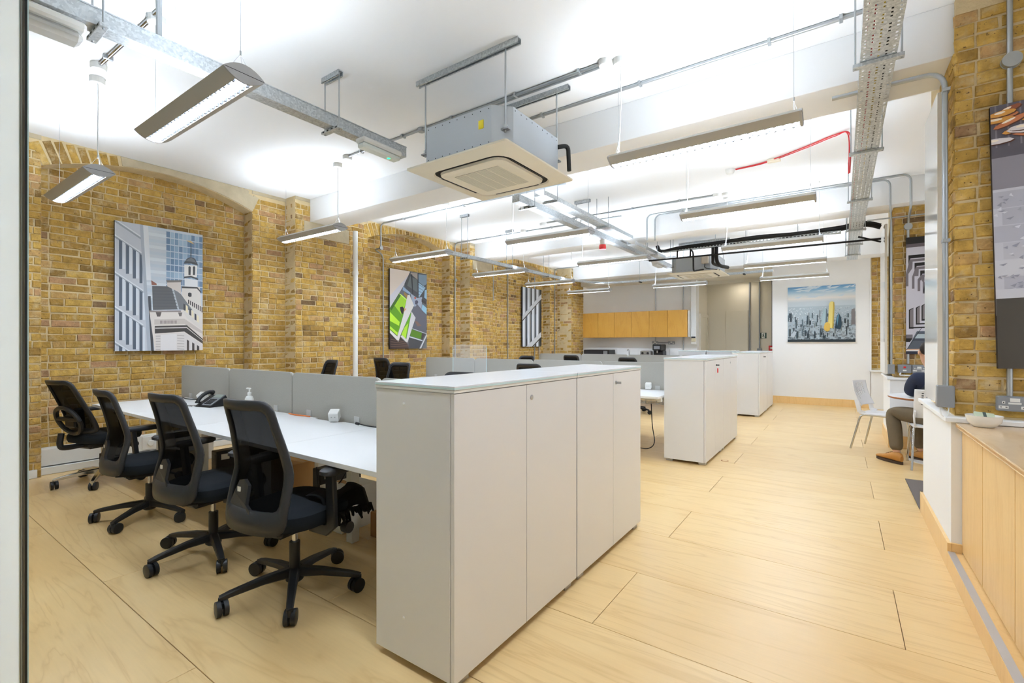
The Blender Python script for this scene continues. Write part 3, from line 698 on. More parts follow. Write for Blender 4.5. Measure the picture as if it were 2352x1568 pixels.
# ---- galvanised trunking run
def trunk(p0, p1, w, h, label, parent_name='trunking'):
    x0, y0, z0 = p0; x1, y1, z1 = p1
    t = thing(parent_name, label, 'trunking', ((x0+x1)/2,(y0+y1)/2,z0))
    if abs(y1-y0) > abs(x1-x0):
        M().box(x0-w/2, x0+w/2, y0, y1, z0, z0+h).build('body', MGALV, t, bevel=0.002)
        M().box(x0-w/2-0.004, x0+w/2+0.004, y0, y1, z0+h, z0+h+0.006).build('lid', MGALV, t)
    else:
        M().box(x0, x1, y0-w/2, y0+w/2, z0, z0+h).build('body', MGALV, t, bevel=0.002)
        M().box(x0, x1, y0-w/2-0.004, y0+w/2+0.004, z0+h, z0+h+0.006).build('lid', MGALV, t)
    return t
def strut(m, a, b, s=0.0205):                           # slotted channel between a and b, open side down
    a = Vector(a); b = Vector(b); ax = 'x' if abs(b.x-a.x) > abs(b.y-a.y) else 'y'
    if ax == 'x':
        m.box(a.x,b.x,a.y-s,a.y+s,a.z+s*1.7,a.z+s*2); m.box(a.x,b.x,a.y-s,a.y-s*0.8,a.z,a.z+s*1.8); m.box(a.x,b.x,a.y+s*0.8,a.y+s,a.z,a.z+s*1.8)
        m.box(a.x,b.x,a.y-s,a.y-s*0.45,a.z,a.z+0.002); m.box(a.x,b.x,a.y+s*0.45,a.y+s,a.z,a.z+0.002)
    else:
        m.box(a.x-s,a.x+s,a.y,b.y,a.z+s*1.7,a.z+s*2); m.box(a.x-s,a.x-s*0.8,a.y,b.y,a.z,a.z+s*1.8); m.box(a.x+s*0.8,a.x+s,a.y,b.y,a.z,a.z+s*1.8)
    return m
def hanger(t, x, y, zb, w=0.2, ceil=CEIL, up=True):
    """ceiling channel, two rods, carrying channel"""
    h = thing  # noqa
    m = strut(M(), (x-w/2,y,ceil-0.041), (x+w/2,y,ceil-0.041)); m.build('ceiling_channel', MGALV, t)
    for s_ in (-1,1): M().tube([(x+s_*(w/2-0.02),y,zb-0.03),(x+s_*(w/2-0.02),y,ceil-0.01)], 0.005, 6).build('drop_rod', MSTEEL, t)
    m = M().box(x-w/2,x+w/2,y-0.021,y+0.021,zb-0.022,zb-0.002)
    c = m.build('carrier_channel', MGALV, t, bevel=0.003)
    for i in range(4): M().box(x-w/2+0.03+i*(w-0.06)/3-0.012,x-w/2+0.03+i*(w-0.06)/3+0.012,y-0.0215,y-0.0208,zb-0.017,zb-0.008).build('slot', MDARK, c)
t1 = trunk((-3.205,-1.2,2.975),(-3.205,2.88,2.975),0.10,0.085,'galvanised steel trunking crossing the upper left ceiling')
for y in (0.78, 2.17): hanger(t1, -3.205, y, 2.975, 0.22)
M().box(-3.24,-3.17,1.2,1.24,3.06,CEIL).build('drop_conduit', MGALV, t1) if False else None
M().tube([(-3.2,1.05,3.06),(-3.2,1.05,CEIL)], 0.015, 8).build('drop_tube', MSTEEL, t1)
t2 = trunk((-3.06,4.45,2.95),(-3.06,10.35,2.95),0.10,0.075,'galvanised trunking run continuing down the middle of the far bays')
for y in (4.7, 6.15, 8.55): hanger(t2, -3.06, y, 2.95, 0.24)
t3 = trunk((-4.95,5.35,2.70),(-4.95,9.05,2.70),0.055,0.05,'narrow galvanised trunking hung along the left bays')
for y in (5.75, 7.0, 8.3): hanger(t3, -4.95, y, 2.70, 0.17)
t4 = thing('trunking', 'galvanised trunking crossing the rear below the third beam', 'trunking', (-3.2,11.45,2.86))
M().bar(smoothpath([(-4.95,9.05,2.725),(-4.97,10.4,2.80),(-4.9,11.2,2.87),(-4.55,11.45,2.885)],6), [0.055]*19, [0.05]*19).build('elbow', MGALV, t4)
M().box(-4.55,-1.19,11.42,11.48,2.86,2.91).build('body', MGALV, t4, bevel=0.002)
for x in (-4.1,-2.3,-1.75):
    M().tube([(x,11.40,2.84),(x,11.40,CEIL)],0.005,6).build('drop_rod', MSTEEL, t4); M().box(x-0.02,x+0.02,11.36,11.52,2.84,2.86).build('carrier_channel', MDARK, t4)
# batten lamp and emergency bulkhead on the trunking
t = thing('batten_light', 'clear plastic batten light fixed beneath trunking at top left', 'batten light', (-3.18,0.3,2.90))
M().cbox(-3.26,-3.12,-0.4,0.72,2.90,2.945,0.012).build('body', MPLW, t); M().cbox(-3.245,-3.135,-0.39,0.71,2.845,2.90,0.02).build('diffuser', glass_mat('clear_diffuser',(246,248,248),0.35), t)
M().box(-3.20,-3.18,-0.35,0.66,2.875,2.88).build('led_strip', MLOUV, t)
t = thing('emergency_light', 'white emergency bulkhead light with green indicator beside the near air conditioner', 'emergency light', (-3.12,2.6,2.90))
M().cbox(-3.18,-3.07,2.36,2.76,2.925,2.965,0.012).build('case', MPLW, t); M().cbox(-3.17,-3.08,2.37,2.75,2.885,2.925,0.012).build('diffuser', mat('bulkhead_lens',(226,232,228),0.25), t)
M().box(-3.13,-3.11,2.64,2.66,2.882,2.886).build('indicator', mat('green_led',(30,220,130),0.4,emis=3), t)
t = thing('emergency_light', 'white emergency light on the trunking beside the rear air conditioner', 'emergency light', (-3.0,9.35,2.86))
M().cbox(-3.06,-2.94,9.15,9.55,2.89,2.945,0.012).build('case', MPLW, t); M().cbox(-3.05,-2.95,9.16,9.54,2.85,2.89,0.012).build('diffuser', MPLW, t)
t = thing('alarm_sounder', 'red alarm sounder hanging under the middle trunking', 'alarm', (-3.06,6.85,2.80))
M().lathe([(0.05,2.80),(0.055,2.83),(0.05,2.87)], -3.06, 6.85, 16).build('sounder', mat('red_sounder',(232,60,60),0.35), t, smooth=True); M().lathe([(0.04,2.87),(0.045,2.948)], -3.06, 6.85, 14).build('base', MPLW, t)
# ---- perforated trays
def ptray(x0, x1, y0, y1, z, label, hangers, cell=0.0275, rodside=(-1,), hw=0.03):
    t = thing('cable_tray', label, 'cable tray', ((x0+x1)/2,(y0+y1)/2,z))
    m = M(); nh = max(2, int(round((x1-x0)/cell))); p = (x1-x0)/nh; us = [x0]
    for i in range(nh): us += [x0+(i+0.34)*p, x0+(i+0.66)*p]
    us.append(x1); nv_ = int((y1-y0)/cell); q = (y1-y0)/nv_; vv = [y0]
    for j in range(nv_): vv += [y0+(j+0.3)*q, y0+(j+0.7)*q]
    vv.append(y1); nu = len(us)-1; vs = [(a, b, z) for b in vv for a in us]; fs = []
    for j in range(len(vv)-1):
        for i in range(nu):
            if i % 2 == 1 and j % 2 == 1 and (j//2+i//2) % 4 != 0: continue
            fs.append((j*(nu+1)+i, j*(nu+1)+i+1, (j+1)*(nu+1)+i+1, (j+1)*(nu+1)+i))
    m.add(vs, fs); m.build('perforated_base', MGALV, t)
    M().box(x0-0.001,x0,y0,y1,z,z+0.05).build('flange', MGALV, t); M().box(x1,x1+0.001,y0,y1,z,z+0.05).build('flange', MGALV, t)
    for y in hangers:
        M().box(x0-hw,x1+hw,y-0.021,y+0.021,z-0.024,z-0.001).build('carrier_channel', MGALV, t, bevel=0.003)
        beam = any(b[1] < y < b[2] for b in BEAMS); top = 3.07 if beam else CEIL
        for s_ in (x0-hw+0.012, x1+hw-0.012): M().tube([(s_,y,z-0.028),(s_,y,top)], 0.005, 6).build('drop_rod', MSTEEL, t)
    return t
ptray(0.09, 0.255, 1.2, 11.3, 2.95, 'long perforated steel cable tray running down the right side', (3.40,4.95,6.6,8.3,9.5,10.6), hw=0.035, cell=0.034)
for i, (a, b, cl) in enumerate(((0.11,1.25,'r'),(0.13,1.25,'r'),(0.165,1.25,'y'),(0.2,1.25,'b'))):
    mm = {'r': MRED, 'y': mat('yellow_cable',(210,180,60),0.5), 'b': MFOAM}[cl]
    M().tube([(a,b,2.962),(a+0.01,4.0,2.962),(a-0.004,7.0,2.962),(a,11.2,2.962)], 0.006, 6).single('data_cable', mm, ['red cable lying along the right tray edge','second red cable lying in the right tray','yellow cable lying in the right tray','black cable lying in the right tray'][i], 'cable')
ptray(-2.84, -2.70, 4.5, 7.2, 2.98, 'perforated cable tray beside the middle trunking', (4.75,6.2), cell=0.022)
ptray(-2.84, -2.70, 7.3, 8.9, 2.92, 'far length of perforated tray beside the middle trunking', (8.35,), cell=0.03)
# red fire cable and detector
t = thing('fire_cable', 'red fire alarm cable looped across the ceiling to the right tray', 'cable', (-0.6,5.5,CEIL))
M().tube(smoothpath([(-1.02,6.05,CEIL-0.012),(-0.7,6.0,CEIL-0.012),(-0.3,5.75,CEIL-0.02),(-0.05,5.6,CEIL-0.015),(0.06,5.55,CEIL-0.04),(0.075,5.6,3.2),(0.07,5.75,3.02)],8), 0.006, 6).build('cable', MRED, t)
M().tube(smoothpath([(-1.02,6.07,CEIL-0.012),(-0.7,6.03,CEIL-0.012),(-0.3,5.77,CEIL-0.028),(-0.05,5.6,CEIL-0.03),(0.055,5.55,CEIL-0.06),(0.06,5.7,3.0)],8), 0.005, 6).build('cable', MRED, t)
M().cbox(-0.68,-0.55,5.95,6.01,CEIL-0.04,CEIL-0.002,0.006).build('joint_cover', mat('cream_plastic',(238,228,205),0.5), t)
t = thing('smoke_detector', 'white smoke detector at the end of the red cable', 'smoke detector', (-1.08,6.06,CEIL))
M().lathe([(0.03,CEIL-0.055),(0.045,CEIL-0.04),(0.05,CEIL-0.02),(0.05,CEIL)], -1.08, 6.06, 18).build('head', MPLW, t, smooth=True); M().lathe([(0.055,CEIL-0.012),(0.055,CEIL)], -1.08, 6.06, 18).build('base', MPLW, t)
# black lagged refrigerant pipes on a narrow slotted tray and a black condensate pipe
t = thing('pipe_tray', 'slotted steel tray carrying black lagged pipes to the rear air conditioner', 'pipe tray', (-1.2,8.5,2.88))
m = M(); y0 = 8.42; zt = 2.95
m.box(-2.62,0.0,y0,y0+0.08,zt,zt+0.003); m.box(-2.62,0.0,y0,y0+0.002,zt+0.003,zt+0.012); m.box(-2.62,0.0,y0,y0+0.002,zt+0.026,zt+0.036)
for i in range(53): m.box(-2.62+i*0.05,-2.62+i*0.05+0.018,y0,y0+0.002,zt+0.012,zt+0.026)
m.build('slotted_tray', MGALV, t)
for dy, dz, k in ((0.02,0.035,1),(0.055,0.033,-1),(0.04,0.06,1)):
    M().tube(smoothpath([(-2.72,y0+dy,zt+0.13),(-2.64,y0+dy,zt+0.03),(-2.3,y0+dy,zt+dz),(-1.7,y0+dy,zt+dz+0.01*k),(-1.1,y0+dy,zt+dz+0.03),(-0.6,y0+dy,zt+dz+0.012),(-0.02,y0+dy+0.01,zt+dz+0.03),(0.16,y0+dy,zt+dz+0.055),(0.32,y0+dy,zt+dz+0.045),(0.46,y0+dy,zt+dz-0.01)],6), 0.027, 8).build('lagged_pipe', MFOAM, t, smooth=True)
M().tube(smoothpath([(-1.72,y0+0.05,zt),(-1.72,y0+0.05,2.75),(-1.70,y0+0.2,2.66),(-1.68,9.2,2.70)],5), 0.03, 10).build('drop_pipe', MFOAM, t, smooth=True)
M().tube(smoothpath([(-1.78,y0+0.06,zt),(-1.78,y0+0.06,2.75),(-1.80,y0+0.2,2.70),(-1.82,9.2,2.74)],5), 0.025, 10).build('drop_pipe', MFOAM, t, smooth=True)
for x in (-2.5,-1.28,-0.55): M().tube([(x,y0+0.09,zt-0.1),(x,y0+0.09,CEIL)],0.005,6).build('drop_rod', MSTEEL, t)
t = thing('condensate_pipe', 'thin straight black pipe running below the lagged tray', 'pipe', (-1.2,8.40,2.70))
M().tube([(-2.85,8.40,2.82),(0.46,8.40,2.80)], 0.014, 8).build('pipe', MFOAM, t)
for x in (-2.35,-2.13): M().tube([(x,8.40,2.82),(x,8.42,2.95)],0.014,8).build('riser', MFOAM, t)
M().tube(fillet([(-2.13,8.42,2.95),(-2.13,8.6,2.93),(-2.13,8.62,2.6),(-2.1,9.2,2.70)],0.06),0.014,8).build('riser', MFOAM, t)
M().tube([(0.2,8.40,2.86),(0.46,8.42,2.76)], 0.013, 8).build('branch', MFOAM, t)
# ---- cassette air conditioners
def make_ac():
    t = thing('air_conditioner', 'x', 'air conditioner', (0,0,0)); s = 0.475; b = 0.42; ch = 0.11
    pol = [(-b+ch,-b),(b-ch,-b),(b,-b+ch),(b,b-ch),(b-ch,b),(-b+ch,b),(-b,b-ch),(-b,-b+ch)]
    body = M().prism(pol, 'z', 0.035, 0.325).build('casing', MACB, t, bevel=0.003)
    mr = M()
    for i in range(9):
        for zz in (0.30, 0.07): mr.box(-b+0.13+i*0.072,-b+0.136+i*0.072,-b-0.0015,-b,zz,zz+0.006); mr.box(b,b+0.0015,-b+0.13+i*0.072,-b+0.136+i*0.072,zz,zz+0.006)
    mr.build('rivets', MDARK, body)
    lb = M().box(0.20,0.245,-b-0.002,-b,0.18,0.24).build('warning_label', MYEL, body); M().box(0.203,0.242,-b-0.0025,-b-0.002,0.185,0.192).build('label_strip', MPLW, lb) if False else None
    # panel: flat rim with chamfered underside, dark air slot ring, centre plate, grille
    def rr(h, r, n=5):
        o = []
        for cx, cy, a0 in ((h-r,h-r,0),(-h+r,h-r,PI/2),(-h+r,-h+r,PI),(h-r,-h+r,1.5*PI)):
            for i in range(n+1): o.append((cx+r*math.cos(a0+PI/2*i/n), cy+r*math.sin(a0+PI/2*i/n)))
        return o
    def ring(m, ra, za, rb_, zb):
        n = len(ra); m.add([(x,y,za) for x,y in ra]+[(x,y,zb) for x,y in rb_], [(i,(i+1)%n,n+(i+1)%n,n+i) for i in range(n)])
    m = M(); ring(m, rr(s,0.02), 0.035, rr(s,0.02), 0.022); ring(m, rr(s,0.02), 0.022, rr(0.36,0.12), 0.0); ring(m, rr(0.36,0.12), 0.0, rr(0.352,0.115), 0.012)
    m.add([(x,y,0.035) for x,y in rr(s,0.02)], [tuple(range(24))]); m.build('fascia', MACP, t)
    m = M(); ring(m, rr(0.352,0.115), 0.012, rr(0.315,0.09), 0.012); m.build('air_slot', MDARK, t)
    m = M()
    for k in range(4):
        a = PI/2*k; R = Matrix.Rotation(a,4,'Z')
        m.add([R @ Vector(v) for v in ((-0.22,-0.345,0.004),(0.22,-0.345,0.004),(0.22,-0.325,0.011),(-0.22,-0.325,0.011),(-0.22,-0.345,0.002),(0.22,-0.345,0.002))],[(0,1,2,3),(4,5,1,0)])
    m.build('louvre', MBLK2, t)
    m = M(); ring(m, rr(0.315,0.09), 0.012, rr(0.31,0.085), -0.006); ring(m, rr(0.31,0.085), -0.006, rr(0.285,0.05), -0.008)
    m.add([(x,y,-0.008) for x,y in rr(0.285,0.05)], [tuple(range(24))]); pl = m.build('centre_plate', MACP, t)
    g = M().box(-0.21,0.21,-0.21,0.21,-0.011,-0.008).build('intake_grille', MACG, t)
    m = M()
    for x in (-0.105,0,0.105): m.box(x-0.003,x+0.003,-0.21,0.21,-0.013,-0.0105)
    for i in range(30): m.box(-0.21,0.21,-0.205+i*0.0141,-0.2015+i*0.0141,-0.0122,-0.0108)
    m.build('grille_bars', MACP, g)
    for sx in (-1,1):
        for sy in (-1,1):
            x, y = sx*0.385, sy*0.355
            r = M().tube([(x,y,0.14),(x,y,CEIL-2.64-0.012)], 0.006, 8).build('drop_rod', MSTEEL, t)
            M().lathe([(0.014,0.165),(0.014,0.19)], x, y, 6).build('nut', MSTEEL, r)
            M().box(x-0.03,x+0.03,y-0.018,y+0.018,0.155,0.166).box(min(x,x-sx*0.07),max(x,x-sx*0.07),min(y,y-sy*0.05),max(y,y-sy*0.05),0.158,0.164).build('bracket', MSKT, r)
    for sy in (-1,1): strut(M(), (-0.47,sy*0.355,CEIL-2.64-0.041),(0.5,sy*0.355,CEIL-2.64-0.041)).build('ceiling_channel', MGALV, t)
    return t
ac = make_ac(); ac.location = (-2.275,2.98,2.64); ac['label'] = 'large aged cream cassette air conditioner hung before the first beam'; ac['group'] = 'cassette air conditioners'
ac2 = copy_tree(ac); ac2.location = (-2.285,9.62,2.64); ac2['label'] = 'rear cassette air conditioner with black lagged pipes'
M().tube(fillet([(-0.42+0.98,0,0)] and [(-1.86,3.30,2.90),(-1.80,3.36,2.92),(-1.80,3.38,2.72)],0.05), 0.018, 8).single('drain_elbow', MFOAM, 'grey drain elbow at the right corner of the near air conditioner', 'pipe', smooth=True)
t = thing('control_box', 'small beige control box on the front of the rear air conditioner', 'control box', (-2.05,9.17,2.80))
M().cbox(-2.12,-2.0,9.13,9.195,2.80,2.93,0.006).build('case', mat('beige_box',(196,186,170),0.5), t); M().tube(smoothpath([(-2.06,9.16,2.8),(-2.05,9.14,2.72),(-1.9,9.14,2.68),(-1.8,9.16,2.66)],5),0.006,6).build('flex', MFOAM, t)

t = thing('corridor_added_lamp', 'unseen round ceiling lamp added to brighten the rear corridor', 'ceiling light', (-2.1,13.25,2.915))  # lamp added out of view behind the downstand to brighten the corridor
M().lathe([(0.10,2.915),(0.12,2.92),(0.12,2.929)],-2.1,13.25,24).build('trim_ring', MPLW, t); M().lathe([(0.095,2.912),(0.095,2.916)],-2.1,13.25,24).build('diffuser', mat('added_lamp_lens',(255,244,226),0.5,emis=30), t)
# ================================================================ STORAGE UNITS
def make_unit(locks, L=1.0):
    """0.45 deep, L long (along y), doors towards +x"""
    t = thing('storage_cabinet', 'x', 'cabinet', (0,0,0)); h = L/2
    M().box(-0.225,0.205,-h+0.002,h-0.002,0.03,1.138).build('carcass', MLAM, t, bevel=0.003)
    for i, (a, b) in enumerate(((-h+0.003,-0.002),(0.002,h-0.003))):
        d = M().box(0.2075,0.2255,a,b,0.033,1.136).build('door', MLAM, t, bevel=0.0015)
        if locks and i in locks:
            y = {0: b-0.04, 1: a+0.04}[i]
            if locks[i] == 'hole': M().lathe([(0.012,0),(0.012,0.003),(0.008,0.004)], n=14, m=Matrix.Translation((0.2255,y,1.075)) @ Matrix.Rotation(PI/2,4,'Y')).build('lock', MALU, d)
            else:
                k = M().lathe([(0.012,0),(0.012,0.004)], n=14, m=Matrix.Translation((0.2255,y,1.075)) @ Matrix.Rotation(PI/2,4,'Y'))
                k.box(0.229,0.262,y-0.002,y+0.002,1.068,1.082); k.build('lock', MALU if locks[i] == 'key' else MBLK, d)
                if locks[i] == 'fob':
                    M().cbox(0.24,0.25,y-0.014,y+0.014,0.985,1.04,0.004).build('key_fob', mat('red_fob',(220,30,36),0.35), d)
    M().box(-0.228,0.2275,-h,h,1.1395,1.1495).build('top_liner', MPLW, t)
    M().box(-0.229,0.229,-h,h,1.150,1.166).build('glass_top', MGLASSW, t, bevel=0.0015, label='white back-painted glass top')
    M().box(-0.2295,0.2295,-h-0.0005,h+0.0005,1.153,1.160).build('glass_edge', MGEDGE, t)
    for sx in (-1,1):
        for sy in (-1,1): M().box(sx*0.175-0.035,sx*0.175+0.035,sy*(h-0.07)-0.035,sy*(h-0.07)+0.035,0,0.03).build('foot', MALU, t)
    for z in (0.2,1.08): M().lathe([(0.006,0),(0.006,0.003),(0.003,0.004)], n=10, m=Matrix.Translation((-0.05,-h+0.002,z)) @ Matrix.Rotation(PI/2,4,'X')).build('end_cap', MPLW, t)
    return t
UN = [((-1.425,1.835),{1:'hole'},'nearest tall white cabinet with glass top at the end of the first desks'),((-1.425,2.85),{1:'key'},'white cabinet with a key in its lock behind the nearest one'),
      ((-1.425,5.84),{1:'fob'},'white cabinet with black key and red fob in the middle row'),((-1.425,6.78),{0:'hole'},'white cabinet behind the one with the red fob'),
      ((-1.425,9.97),{1:'blk'},'white cabinet with a black key at the far end of the aisle'),((-1.425,10.99),None,'furthest white aisle cabinet in front of the rear wall')]
for i, ((x, y), lk, lab) in enumerate(UN):
    t = make_unit(lk, 0.936 if i in (2,3) else 1.008); t.location = (x, y, 0); t['label'] = lab; t['group'] = 'white aisle cabinets'
for i, (x, lab) in enumerate(((-2.72,'low white cabinet near the coffee machine behind the last screens'),(-2.12,'white cabinet between last screens and the far aisle cabinet'))):
    t = make_unit(None, 0.59); t.location = (x, 11.1, 0); t.rotation_euler.z = PI/2; t['label'] = lab; t['group'] = 'white cabinets by the kitchenette'
# ================================================================ BENCH DESKS AND SCREENS
MODX = [-6.02,-4.95,-3.82,-2.69,-1.66]
def bench(yf, ym, yb, label, trays):
    t = thing('bench_desk', label, 'desk', ((MODX[0]+MODX[-1])/2, ym, 0), 0, 'rows of white bench desks')
    for side in (0, 1):
        for a, b in zip(MODX, MODX[1:]):
            y0, y1 = (yf, ym-0.03) if side == 0 else (ym+0.03, yb)
            bk = y1 if side == 0 else y0; k = -1 if side == 0 else 1; c = (a+b)/2; fr = y0 if side == 0 else y1
            pol = [(a+0.002,fr),(b-0.002,fr),(b-0.002,bk),(c+0.17,bk),(c+0.15,bk+k*0.035),(c-0.15,bk+k*0.035),(c-0.17,bk),(a+0.002,bk)]
            M().prism(pol, 'z', DESK_Z-0.025, DESK_Z).build('desktop', MDESK, t, bevel=0.0015)
    for i, x in enumerate(MODX):
        xx = x+0.03 if i == 0 else (x-0.03 if i == 4 else x)
        for y in (ym-0.24, ym+0.24):
            M().box(xx-0.03,xx+0.03,y-0.03,y+0.03,0,DESK_Z-0.027).build('leg', MPLW, t, bevel=0.002)
        M().box(xx-0.02,xx+0.02,yf+0.12,yb-0.12,DESK_Z-0.07,DESK_Z-0.027).build('bearer', MPLW, t)
    for y in (ym-0.24, ym+0.24): M().box(MODX[0]+0.05,MODX[-1]-0.05,y-0.015,y+0.015,DESK_Z-0.11,DESK_Z-0.072).build('rail', MPLW, t)
    m = M()
    n = 60 if trays else 20
    for i in range(n+1):
        x = MODX[0]+0.1+(MODX[-1]-MODX[0]-0.2)*i/n; m.box(x-0.002,x+0.002,ym-0.14,ym+0.14,0.565,0.569); m.box(x-0.002,x+0.002,ym-0.142,ym-0.138,0.565,0.65)
    for y, z in ((-0.14,0.565),(-0.07,0.565),(0,0.565),(0.07,0.565),(0.14,0.565),(-0.14,0.6),(-0.14,0.645)): m.box(MODX[0]+0.1,MODX[-1]-0.1,ym+y-0.002,ym+y+0.002,z,z+0.004)
    m.build('cable_basket', MALU, t)
    return t
bench(1.42, 2.22, 3.02, 'front row of white bench desks with four black chairs', True)
bench(5.20, 6.02, 6.82, 'middle row of white bench desks behind the first cabinets', True)
bench(9.07, 9.89, 10.69, 'rear row of white bench desks near the kitchenette', False)
SB = [-6.08,-4.95,-3.82,-2.69,-1.67]
ordn = ['leftmost','second from left','second from right','rightmost']
for r, (ym, nm) in enumerate(((2.22,'front desk row'),(6.02,'middle desk row'),(9.89,'rear desk row'))):
    for i in range(4):
        a, b = SB[i]+0.004, SB[i+1]-0.004; z0, z1 = DESK_Z-0.02, 1.083; rad = 0.045
        def rr(x0, x1, za, zb, q):
            o = [(x0,za),(x1,za)]
            for k in range(6): o.append((x1-q+q*math.cos(PI/2*k/5), zb-q+q*math.sin(PI/2*k/5)))
            for k in range(6): o.append((x0+q-q*math.sin(PI/2*k/5), zb-q+q*math.cos(PI/2*k/5)))
            return o
        t = thing('desk_screen', '%s grey fabric desk screen on the %s' % (ordn[i], nm), 'screen', ((a+b)/2,ym,z0), 0, 'grey desk screens')
        M().prism(rr(a+0.003,b-0.003,z0,z1-0.003,rad), 'y', ym-0.015, ym+0.015).build('fabric_panel', MFAB, t)
        M().prism(rr(a,b,z0,z1,rad), 'y', ym-0.005, ym+0.005).build('edge_trim', MPIPE, t)
        for x in (a+0.25, b-0.25): M().box(x-0.03,x+0.03,ym-0.022,ym+0.022,DESK_Z+0.001,DESK_Z+0.05).build('clamp', MPIPE, t)
# ================================================================ TASK CHAIRS
def slab(m, out, lv):
    n = len(out); base = len(m.v); vs = []; fs = []
    for sc, z, dy in lv:
        for x, y in out: vs.append((x*sc, y*sc+dy, z))
    for k in range(len(lv)-1):
        for i in range(n): fs.append((k*n+i, k*n+(i+1)%n, (k+1)*n+(i+1)%n, (k+1)*n+i))
    fs.append(tuple(reversed(range(n)))); fs.append(tuple(range((len(lv)-1)*n, len(lv)*n)))
    m.add(vs, fs); return m
def sup(a, b, p=3.2, n=28):
    o = []
    for i in range(n):
        t = 2*PI*i/n; c, s = math.cos(t), math.sin(t)
        o.append((a*math.copysign(abs(c)**(2/p), c), b*math.copysign(abs(s)**(2/p), s)))
    return o
def back_pt(s, t, st):
    if st == 'task':
        z = 0.41+0.645*t; hw = 0.215+0.018*math.sin(PI*min(1,t*1.3))-0.045*t
        y = -0.205-0.05*math.sin(PI*0.5*(1-min(t/0.45,1)))*1.0-0.115*max(0,(t-0.35)/0.65)**1.35-0.02*(1-t)
    else:
        z = 0.50+0.50*t; hw = 0.21-0.045*t+0.0*t; y = -0.20-0.20*max(0,(t-0.1)/0.9)**1.15
    y += 0.045*s*s
    return Vector((s*hw, y, z))
def rrect(x0, x1, y0, y1, rx, ry, n=6):
    o = []
    for cx, cy, a0 in ((x1-rx,y1-ry,0),(x0+rx,y1-ry,PI/2),(x0+rx,y0+ry,PI),(x1-rx,y0+ry,1.5*PI)):
        for i in range(n+1): o.append((cx+rx*math.cos(a0+PI/2*i/n), cy+ry*math.sin(a0+PI/2*i/n)))
    d = []
    for i in range(len(o)):                             # subdivide the straight runs so they can bend
        p, q = o[i], o[(i+1)%len(o)]; L_ = math.hypot(p[0]-q[0],p[1]-q[1]); k = max(1,int(L_/0.12)) if (i+1)%(n+1) == 0 else 1
        for j in range(k): d.append((p[0]+(q[0]-p[0])*j/k, p[1]+(q[1]-p[1])*j/k))
    return d
